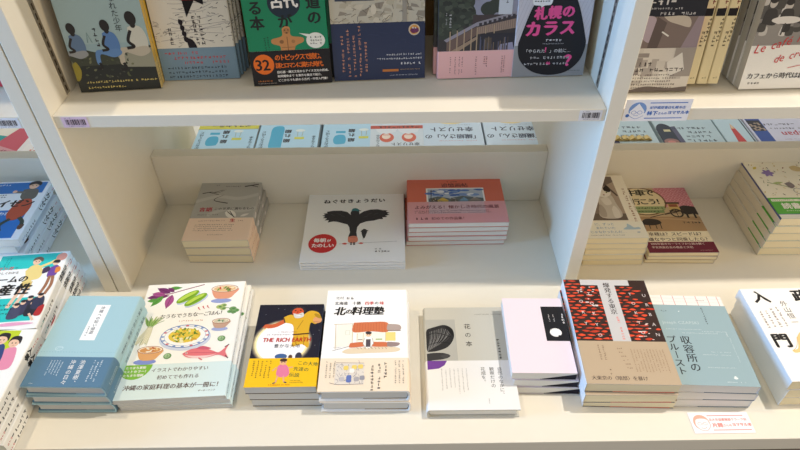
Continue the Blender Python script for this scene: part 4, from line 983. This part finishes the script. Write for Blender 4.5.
a = Art(128, 163); BL = (22, 112, 190)
a.rect(3, 4, 121, 36, BL); a.rect(3, 84, 114, 158, BL); a.rect(0, 36, 128, 84, (236, 240, 244)); a.rows(34, 8, 1, 4, 5, 5, WHITE, 3, 0)
a.rows(36, 38, 2, 5, 4.4, 5.6, (40, 44, 54), 4, 0); a.text('わかる', 66, 88, 10, WHITE, bold=.03)
a.blob([(84, 26), (98, 22), (112, 28), (114, 50), (100, 58), (86, 48)], (96, 96, 92)); a.line([(90, 34), (72, 32)], 6, (110, 108, 102)); a.ell(70, 31, 4, 4, SKN)
a.blob([(88, 56), (108, 54), (116, 76), (110, 104), (90, 112), (80, 90)], (186, 76, 52)); a.line([(92, 108), (80, 124), (86, 140)], 7, (44, 62, 56), True); a.line([(106, 104), (116, 116), (118, 128)], 7, (44, 62, 56), True); a.line([(84, 140), (78, 152)], 4, SKN); a.blob([(72, 150), (82, 150), (78, 158), (68, 157)], (90, 60, 50)); a.blob([(113, 126), (123, 124), (121, 136), (114, 135)], (90, 60, 50))
a.text('カイゼン', 30, 54, 22, BLACK, bold=.06, gap=1.0, shear=.12); a.ell(99, 14, 9, 10, SKN); a.blob([(88, 14), (90, 3), (102, 0), (111, 6), (110, 14), (100, 9)], (44, 38, 40)); a.ell(96, 14, 1, 1.2, BLACK); a.ell(103, 14, 1, 1.2, BLACK); a.ell(58, 112, 6, 7, (222, 196, 70)); a.blob([(52, 120), (64, 120), (66, 136), (50, 136)], (196, 84, 96))
WB = (236, 238, 242)
p = make_book('paperback_book', 128, 163, 16.8, WB, a, 'R', False, PGW, INKG, None, manga_spine(16.8, 163, 'カイゼン', (40, 110, 180)))
stack(p, 5, -.7145, .7590, 2.4, .0174, 'blue and white business books', G_L, [(.002, 0, 0), (-.0125, .002, -.8), (-.004, 0, .4), (-.002, .001, 1.2), (0, 0, .6)])

a = Art(115, 164); TQ = (40, 190, 184)
a.rect(7, 3, 104, 36, TQ); a.rect(4, 100, 100, 148, TQ); a.cols(22, 7, 2, 9, 2.4, 4.5, (20, 60, 66), 3, 0); a.rect(46, 12, 66, 14, (60, 200, 194))
a.blob([(57, 42), (64, 30), (76, 30), (86, 46), (84, 60), (74, 64), (76, 74), (60, 74), (62, 58)], (232, 206, 130)); a.line([(78, 34), (92, 26), (104, 16)], 5.4, (232, 206, 130)); a.ell(106, 13, 8.5, 9, (232, 158, 140)); a.ell(69, 21, 6.6, 7.4, SKN); a.blob([(61, 20), (63, 12), (72, 10), (78, 16), (77, 22), (70, 16)], (112, 96, 84)); a.ell(67, 21, .8, 1, BLACK); a.ell(72, 21, .8, 1, BLACK)
a.line([(64, 74), (60, 100), (56, 120)], 6, SKN); a.line([(74, 74), (70, 98), (66, 118)], 6, SKN); a.rect(62, 66, 77, 80, (222, 194, 120))
a.blob([(94, 38), (104, 32), (110, 40), (108, 56), (96, 58)], (112, 70, 150)); a.blob([(84, 38), (92, 34), (96, 44), (86, 50)], (70, 52, 80)); a.ell(101, 27, 5, 5.6, SKN); a.blob([(95, 26), (98, 20), (106, 21), (106, 27)], (44, 38, 42)); a.line([(100, 56), (100, 76), (96, 96)], 5, (160, 108, 78), True); a.line([(105, 56), (108, 76), (104, 96)], 5, (160, 108, 78), True); a.blob([(104, 38), (110, 36), (113, 46), (106, 50)], (222, 132, 60))
a.text('マンガ', 10, 29, 8.6, (206, 40, 60), bold=.04); a.text('で', 37, 31, 6, BLACK); a.text('やさしくわかる', 8, 41, 5.8, (60, 50, 54), bold=.02, gap=.98)
a.text('チームの', 5, 51, 15.5, BLACK, bold=.05, gap=1.02, shear=.12); a.text('生産性', 3, 69, 25, BLACK, bold=.05, gap=1.04, shear=.12)
for x, y, c in ((86, 112, (44, 46, 70)), (78, 120, (60, 60, 84)), (94, 122, (40, 40, 52)), (100, 108, (52, 54, 78)), (70, 126, (70, 70, 96))): a.blob([(x - 8, y - 6), (x + 6, y - 8), (x + 9, y + 14), (x - 7, y + 16)], c); a.ell(x, y - 9, 4, 4.6, SKN); a.ell(x, y - 12, 4.4, 3, (48, 40, 44))
a.blob([(104, 122), (112, 118), (112, 138), (102, 138)], (176, 44, 46)); a.line([(94, 134), (104, 148)], 3.4, SKN); a.rows(10, 96, 2, 8, 4, 6, (40, 50, 60), 7, .1); a.rows(12, 112, 3, 13, 4.2, 9, (30, 70, 76), 9, .1); a.blob([(40, 154), (76, 150), (108, 154), (70, 157)], (226, 160, 190))
sp_ = manga_spine(15.4, 164, '生産性', (40, 150, 146))
p = make_book('paperback_book', 115, 164, 15.4, (240, 238, 234), a, 'R', False, PGC, INKG, None, sp_)
stack(p, 5, -.5987, .5717, 4.5, .016, 'turquoise and white team productivity books', G_L, [(0, 0, 0), (0, .001, -.4), (.0035, .004, .6), (.0015, .006, .3), (-.001, .004, 0)])

a = Art(128, 160); LM = (190, 206, 44)
a.rect(6, 2, 105, 36, LM)
for x, y, k in ((104, 24, 1.0), (84, 18, 1.05), (62, 14, 1.05)):
    a.blob([(x - 9 * k, y + 12), (x, y + 8), (x + 9 * k, y + 13), (x + 12 * k, y + 44), (x - 12 * k, y + 44)], (226, 140, 166) if x > 90 else (52, 70, 120) if x > 70 else (240, 240, 244))
    a.ell(x, y, 7.6 * k, 9 * k, SKN); a.blob([(x - 9 * k, y + 2), (x - 7 * k, y - 9), (x, y - 12), (x + 8 * k, y - 9), (x + 9 * k, y + 3), (x + 4 * k, y - 4), (x - 5 * k, y - 5)], (42, 36, 40)); a.ell(x - 2.6, y + 1, .9, 1.1, BLACK); a.ell(x + 2.6, y + 1, .9, 1.1, BLACK); a.line([(x - 1.6, y + 5), (x + 1.6, y + 5)], .6, (180, 80, 80))
a.rows(8, 74, 2, 14, 7, 10, (206, 40, 60), 3, .1); a.rows(6, 100, 2, 8, 13, 18, BLACK, 5, 0); a.rows(8, 142, 2, 20, 4, 6, (70, 70, 76), 7, .1)
p = make_book('paperback_book', 128, 160, 15.4, (240, 238, 232), a, 'R', False, PGC, INKG, None, manga_spine(15.4, 160, '人事', (190, 60, 70)))
stack(p, 5, -.6010, .4140, 0.3, .016, 'lime-topped business books with three smiling people', G_L, [(0, 0, 0), (-.003, .001, -.3), (-.002, .0, .2), (.0005, .001, 0), (-.003, .001, -.3)])

a = Art(120, 180); a.rect(0, 0, 120, 180, (196, 58, 74)); a.cols(100, 30, 3, 10, 8, 14, WHITE, 4, 0)
p = make_book('paperback_book', 120, 180, 16, (206, 64, 80), a, 'R', False, PGW, INKG)
stand_row(p, 1, -.6290, .8010, 0, 8, .016, ['red book standing on the far left shelf, only its lower corner showing'], None)

# ------------------------------------------------------------------ books on the other side, seen through the gap under the shelf
G_BACK = 'books lying on the far side of the unit'
def far_pile(p, n, x, y, rz, pitch, labels, group=G_BACK):
    for k in range(n):
        o = p if k == 0 else copy_tree(p)
        o.location = (x, y, .0006 + (n - 1 - k) * pitch); o.rotation_euler = (0, 0, R(180 + rz))
        if n == 1: tag(o, labels, 'book', group)
        else: tag(o, '%s of the %s' % (ORD[n][k], labels), 'book', group)

PBL = (176, 212, 230); TL2 = (60, 166, 200)
def soft_art(yellow):
    a = Art(126, 188)
    a.blob([(78, 34), (96, 32), (102, 44), (100, 60), (92, 66), (80, 64), (76, 48)] if yellow else [(74, 22), (98, 20), (100, 60), (98, 96), (76, 98), (74, 60)], TL2); a.rect(78, 72, 98, 80, TL2)
    a.text('細', 58, 40, 14, BLACK, bold=.05); a.text('れ', 58, 58, 14, BLACK, bold=.04); a.text('細', 58, 74, 14, BLACK, bold=.05)
    a.rect(30, 52, 50, 60, (206, 206, 70)); a.line([(35, 62), (34, 82)], 1.2, (160, 170, 150)); a.line([(44, 62), (45, 82)], 1.2, (160, 170, 150)); a.ell(40, 84, 10, 5, (220, 230, 226))
    a.text('がおどろくほど', 115, 20, 9, (40, 60, 80), v=True, bold=.02); a.text('なくなる本', 10, 20, 9, (40, 60, 80), v=True, bold=.02)
    return a
b = Art(126, 90); b.text('ベストセラー', 16, 6, 14, (40, 40, 30), bold=.04); b.rows(14, 30, 2, 14, 6, 9, (60, 60, 40), 4)
sh = make_book('paperback_book', 126, 188, 16.4, PBL, soft_art(True), 'R', False, PGW, INKG, (96, (206, 200, 66), b, None), None)
far_pile(sh, 5, -.3550, 1.190, 0, .0171, 'yellow-banded pale blue books at the gap\'s left end')
sh2 = make_book('paperback_book', 126, 188, 16.4, PBL, soft_art(False), 'R', False, PGW, INKG)
far_pile(sh2, 5, -.2255, 1.190, 0, .0171, 'pale blue gap books second from the left')
sh3 = make_book('paperback_book', 126, 188, 16.4, PBL, soft_art(True), 'R', False, PGW, INKG)
far_pile(sh3, 5, -.0925, 1.190, 0, .0171, 'pale blue gap books third from the left')
a = Art(110, 180); OR2 = (206, 88, 52)
a.rect(0, 0, 110, 180, (206, 216, 222)); a.text('幸せリスト', 8, 22, 12, BLACK, bold=.03)
for x in (30, 76): a.ell(x, 52, 15, 17, OR2); a.ell(x + 1, 56, 9, 10, (236, 214, 196)); a.blob([(x - 18, 72), (x, 66), (x + 18, 72), (x + 20, 92), (x - 20, 92)], (222, 226, 230)); a.rect(x - 8, 60, x + 8, 62, OR2)
a.rect(0, 84, 110, 96, (186, 70, 44)); a.rows(8, 86, 1, 9, 9, 5, (60, 36, 30), 5, 0)
md = make_book('paperback_book', 110, 180, 16.4, (206, 216, 222), a, 'R', False, PGW, INKG)
far_pile(md, 5, -.0045 + .004, 1.184, 0, .0171, 'gap books with two orange-haired figures')
a = Art(124, 188); PL = (200, 216, 228)
a.text('「繊細さん」の', 5, 46, 17.2, (44, 52, 74), bold=.03, sx=.98, gap=.98); a.text('幸せリスト', 18, 72, 18.5, (44, 52, 74), bold=.03); a.rows(14, 38, 1, 24, 3, 4, (200, 90, 96), 4, 0); a.rows(20, 96, 1, 18, 3, 4, (120, 130, 150), 6, 0); a.blob([(30, 110), (60, 100), (96, 112), (90, 150), (40, 154)], (226, 206, 150))
e1 = make_book('paperback_book', 124, 188, 16.4, PL, a, 'R', False, PGW, INKG)
far_pile(e1, 5, .1160, 1.190, 0, .0171, 'left pile of upside-down large-titled gap books')
e2 = copy_tree(e1)
far_pile(e2, 5, .2440, 1.190, 0, .0171, 'upside-down titled gap books against the right upright')

a = Art(126, 188); GB2 = (182, 202, 208)
a.blob([(92, 10), (124, 8), (126, 70), (112, 92), (94, 80), (88, 40)], (36, 46, 60)); a.ell(108, 26, 15, 11, (150, 110, 100)); a.ell(108, 25, 8, 5, (196, 130, 120)); a.poly([(80, 12), (90, 12), (94, 80), (84, 82)], (84, 84, 108)); a.rect(98, 62, 112, 70, (206, 196, 150))
for i, n in enumerate((6, 5, 5, 7)): a.rows(14 + (i % 2) * 8, 24 + i * 15, 1, n, 9.6, 10, (52, 66, 78), 40 + i, 0)
g1 = make_book('paperback_book', 126, 188, 16.4, GB2, a, 'R', False, PGW, INKG)
far_pile(g1, 5, .6040, 1.190, 0, .0171, 'grey-blue gap books right of the gold wrapping')
g0 = make_book('paperback_book', 126, 188, 16.4, GB2, a, 'R', False, PGW, INKG, None)
q = MB(); g = random.Random(31); n = 14
for i in range(n):
    xa, xb = -.05 + i * .0075, -.05 + (i + 1) * .0075
    za, zb = .0172 + .004 * (i % 2) + g.uniform(0, .002), .0172 + .004 * ((i + 1) % 2) + g.uniform(0, .002)
    q.face([(xa, .150, za), (xb, .150, zb), (xb, .163, zb + .001), (xa, .163, za + .001)], (206, 180, 110)); q.face([(xa, .150, za), (xa, .150, .0168), (xb, .150, .0168), (xb, .150, zb)], (196, 166, 96)); q.face([(xa, .163, za + .001), (xb, .163, zb + .001), (xb, .163, .0168), (xa, .163, .0168)], (196, 166, 96))
gold = q.build('gold_wrapping', INKG, g0)
far_pile(g0, 5, .4700, 1.196, 0, .0171, 'gold-wrapped grey-blue gap books beside the right upright')
a = Art(60, 188); a.rect(0, 0, 60, 188, (186, 208, 216)); a.poly([(20, 20), (38, 20), (34, 70), (29, 90), (25, 70)], (190, 62, 60)); a.poly([(26, 70), (33, 70), (29, 90)], (214, 190, 150)); a.rect(2, 0, 5, 188, (52, 60, 74))
i1 = make_book('paperback_book', 60, 188, 16.4, (186, 208, 216), a, 'R', False, PGW, INKG)
far_pile(i1, 5, .7010, 1.190, 0, .0171, 'narrow gap books with a red pencil shape')
a = Art(126, 188); JP = (206, 206, 222)
a.rect(92, 0, 122, 188, (50, 80, 150)); a.rect(94, 60, 122, 100, (40, 40, 48)); 
for i in range(14): a.ell(96 + (i * 7) % 24, 64 + (i * 5) % 30, 3, 2.4, (170, 150, 130))
a.text('Japan', 16, 34, 25, (176, 50, 66), bold=.02, sx=.95); a.rows(20, 66, 1, 10, 6, 6, (60, 56, 70), 4, 0); a.rows(26, 80, 1, 8, 8, 6, (60, 56, 70), 6, 0); a.rows(20, 28, 1, 16, 3, 4, (150, 110, 130), 7, 0)
j1 = make_book('paperback_book', 126, 188, 16.4, JP, a, 'R', False, PGW, INKG)
far_pile(j1, 5, .7990, 1.190, 0, .0171, 'lilac gap books with red lettering and blue strip')
a = Art(126, 188); a.rect(0, 0, 126, 188, (170, 184, 206))
for i in range(9): a.blob([(20, 14 + i * 12), (60, 8 + i * 12), (110, 16 + i * 12), (60, 18 + i * 12)], ((84, 100, 136), (206, 212, 224))[i % 2])
k1 = make_book('paperback_book', 126, 188, 16.4, (170, 184, 206), a, 'R', False, PGW, INKG)
far_pile(k1, 5, .9290, 1.190, 0, .0171, 'blue patterned gap books at the photo\'s right edge')

# far side of the left bay
for nm, x, rz, col, col2, lab in (('teal', -.905, -14, (30, 152, 150), (226, 232, 230), 'teal and white book in the gap at the far left edge'),
                                  ('red', -.800, -24, (196, 84, 100), (206, 150, 156), 'rose-red book leaning askew in the far left gap'),
                                  ('white', -.745, -4, (232, 228, 226), (206, 100, 80), 'white book with coral print in the far left gap')):
    a = Art(110, 180); a.rect(12, 14, 98, 90, col2)
    for i in range(5): a.rows(20, 20 + i * 14, 1, 8, 8, 8, darker(col, .7) if nm != 'white' else (206, 90, 70), i, .2)
    if nm == 'white': a.rect(12, 14, 98, 90, (236, 232, 228)); a.ell(40, 34, 16, 10, (214, 120, 90)); a.ell(76, 50, 14, 9, (206, 100, 80)); a.rect(0, 0, 110, 8, (206, 80, 70)); a.rows(16, 64, 2, 9, 8, 11, (206, 110, 90), 4, .1)
    pb = make_book('paperback_book', 110, 180, 16.4, col, a, 'R', False, PGW, INKG)
    far_pile(pb, 1, x, 1.185 - (0 if nm != 'red' else .0), rz, .0171, lab)
    pb.location.z = {'teal': .0006, 'red': .0178, 'white': .0350}[nm]

# ------------------------------------------------------------------ cards and shelf stickers
def card(name, w, h, base, art, label, cat, loc, mat, group=None):
    """Flat card standing on its lower edge (mat maps local axes): local x right, y up, z out."""
    q = MB(); q.box((-w / 2000, 0, 0), (w / 2000, h / 1000, .0003), base)
    art.emit(q, lambda x, y, e: ((x - w / 2) / 1000, (h - y) / 1000, .0003 + e), .00006, 3e-6)
    o = q.build(name, INK)
    o.matrix_world = Matrix.Translation(loc) @ mat
    return tag(o, label, cat, group)

UPR = Matrix.Rotation(R(90), 4, 'X')
def barcode(w, h, seed):
    a = Art(w, h); g = random.Random(seed)
    a.rows(w * .13, h * .06, 1, 6, 1.5, 2, (90, 84, 96), seed, 0)
    x = w * .13
    while x < w * .88:
        w_ = g.choice([.4, .6, 1.0, 1.4]); a.rect(x, h * .22, x + w_, h * .76, (44, 40, 56)); x += w_ + g.choice([.4, .55, .9])
    a.rows(w * .2, h * .82, 1, 13, 1.6, 2, (70, 66, 80), seed + 1, 0)
    return a
G_BAR = 'barcode stickers on the shelf edges'
card('barcode_sticker', 35, 16.5, (222, 196, 216), barcode(35, 16.5, 3), 'pink barcode sticker at the left end of the middle shelf edge', 'sticker', (-.4405, .7194, .3375), UPR, G_BAR)
card('barcode_sticker', 31, 16, (222, 224, 232), barcode(31, 16, 5), 'white barcode sticker at the right end of the middle shelf edge', 'sticker', (.2660, .7194, .3382), UPR, G_BAR)
card('barcode_sticker', 36, 16, (226, 228, 236), barcode(36, 16, 8), 'white barcode sticker on the far left shelf edge', 'sticker', (-.5345, .7194, .3378), UPR, G_BAR)

SB2 = (72, 118, 196)
a = Art(90, 34)
a.rect(33, 4.6, 84, 6, SB2); a.rect(30, 28.6, 82, 30, SB2)
a.ell(18, 16, 12, 12, (124, 158, 214)); a.poly([(18, 6), (28, 18), (26, 26), (10, 26), (8, 18)], (240, 240, 246)); a.ell(18, 23, 10.6, 6, (240, 240, 246)); a.ring(13.6, 20, 3.2, 2.6, .5, SB2); a.ring(22, 20, 3.2, 2.6, .5, SB2); a.line([(16.8, 20), (18.8, 20)], .5, SB2); a.line([(8, 25), (18, 30), (28, 25)], .5, SB2, True); a.line([(14, 25), (21, 25)], .5, SB2); a.ell(6, 25, 2.6, 2.6, SB2)
a.text('紀伊國屋書店札幌本店', 34, 10, 4.9, SB2, bold=.03); a.text('林下', 32, 17.5, 7.4, SB2, bold=.06); a.text('さんの', 47, 19.6, 4.2, SB2, bold=.04); a.text('ヨマサル本', 60, 17.5, 6.0, SB2, bold=.06, sx=1.0)
card('sign_card', 90, 34, (240, 240, 248), a, 'white card printed in blue fixed to the right shelf edge', 'sign', (.3555, .7193, .3360), UPR, 'printed recommendation cards')
SR = (226, 132, 122)
a = Art(86, 33); 
a.rect(26, 5, 78, 6.2, SR); a.rect(28, 27.4, 82, 28.6, SR); a.ell(15, 16, 11.5, 12, (238, 170, 150)); a.blob([(6, 16), (9, 11), (18, 10), (25, 13), (25, 22), (18, 28), (11, 27), (6, 21)], (250, 236, 238)); a.line([(6, 16), (5, 22), (12, 28), (20, 28), (26, 21), (25, 14)], .5, SR, True); a.ring(12, 18, 3, 2, .4, SR); a.ring(19.6, 18, 3, 2, .4, SR); a.line([(12, 24), (16, 25.5), (20, 23.6)], .5, SR, True); a.line([(15, 18), (16.6, 18)], .4, SR)
a.text('北大生協書籍部クラーク店', 27, 9.6, 4.5, SR, bold=.03); a.text('片岡', 29, 16.8, 7.4, SR, bold=.05); a.text('さんの', 44, 18.8, 4.2, SR, bold=.03); a.text('ヨマサル本', 57, 17.2, 5.6, SR, bold=.05)
card('sign_card', 86, 33, (250, 238, 242), a, 'white card printed in pink lying on the counter before the blue-grey books', 'sign', (.4580, .4350, .0006), Matrix.Rotation(R(0), 4, 'Z'), 'printed recommendation cards')

bpy.data.objects.remove(_fo)
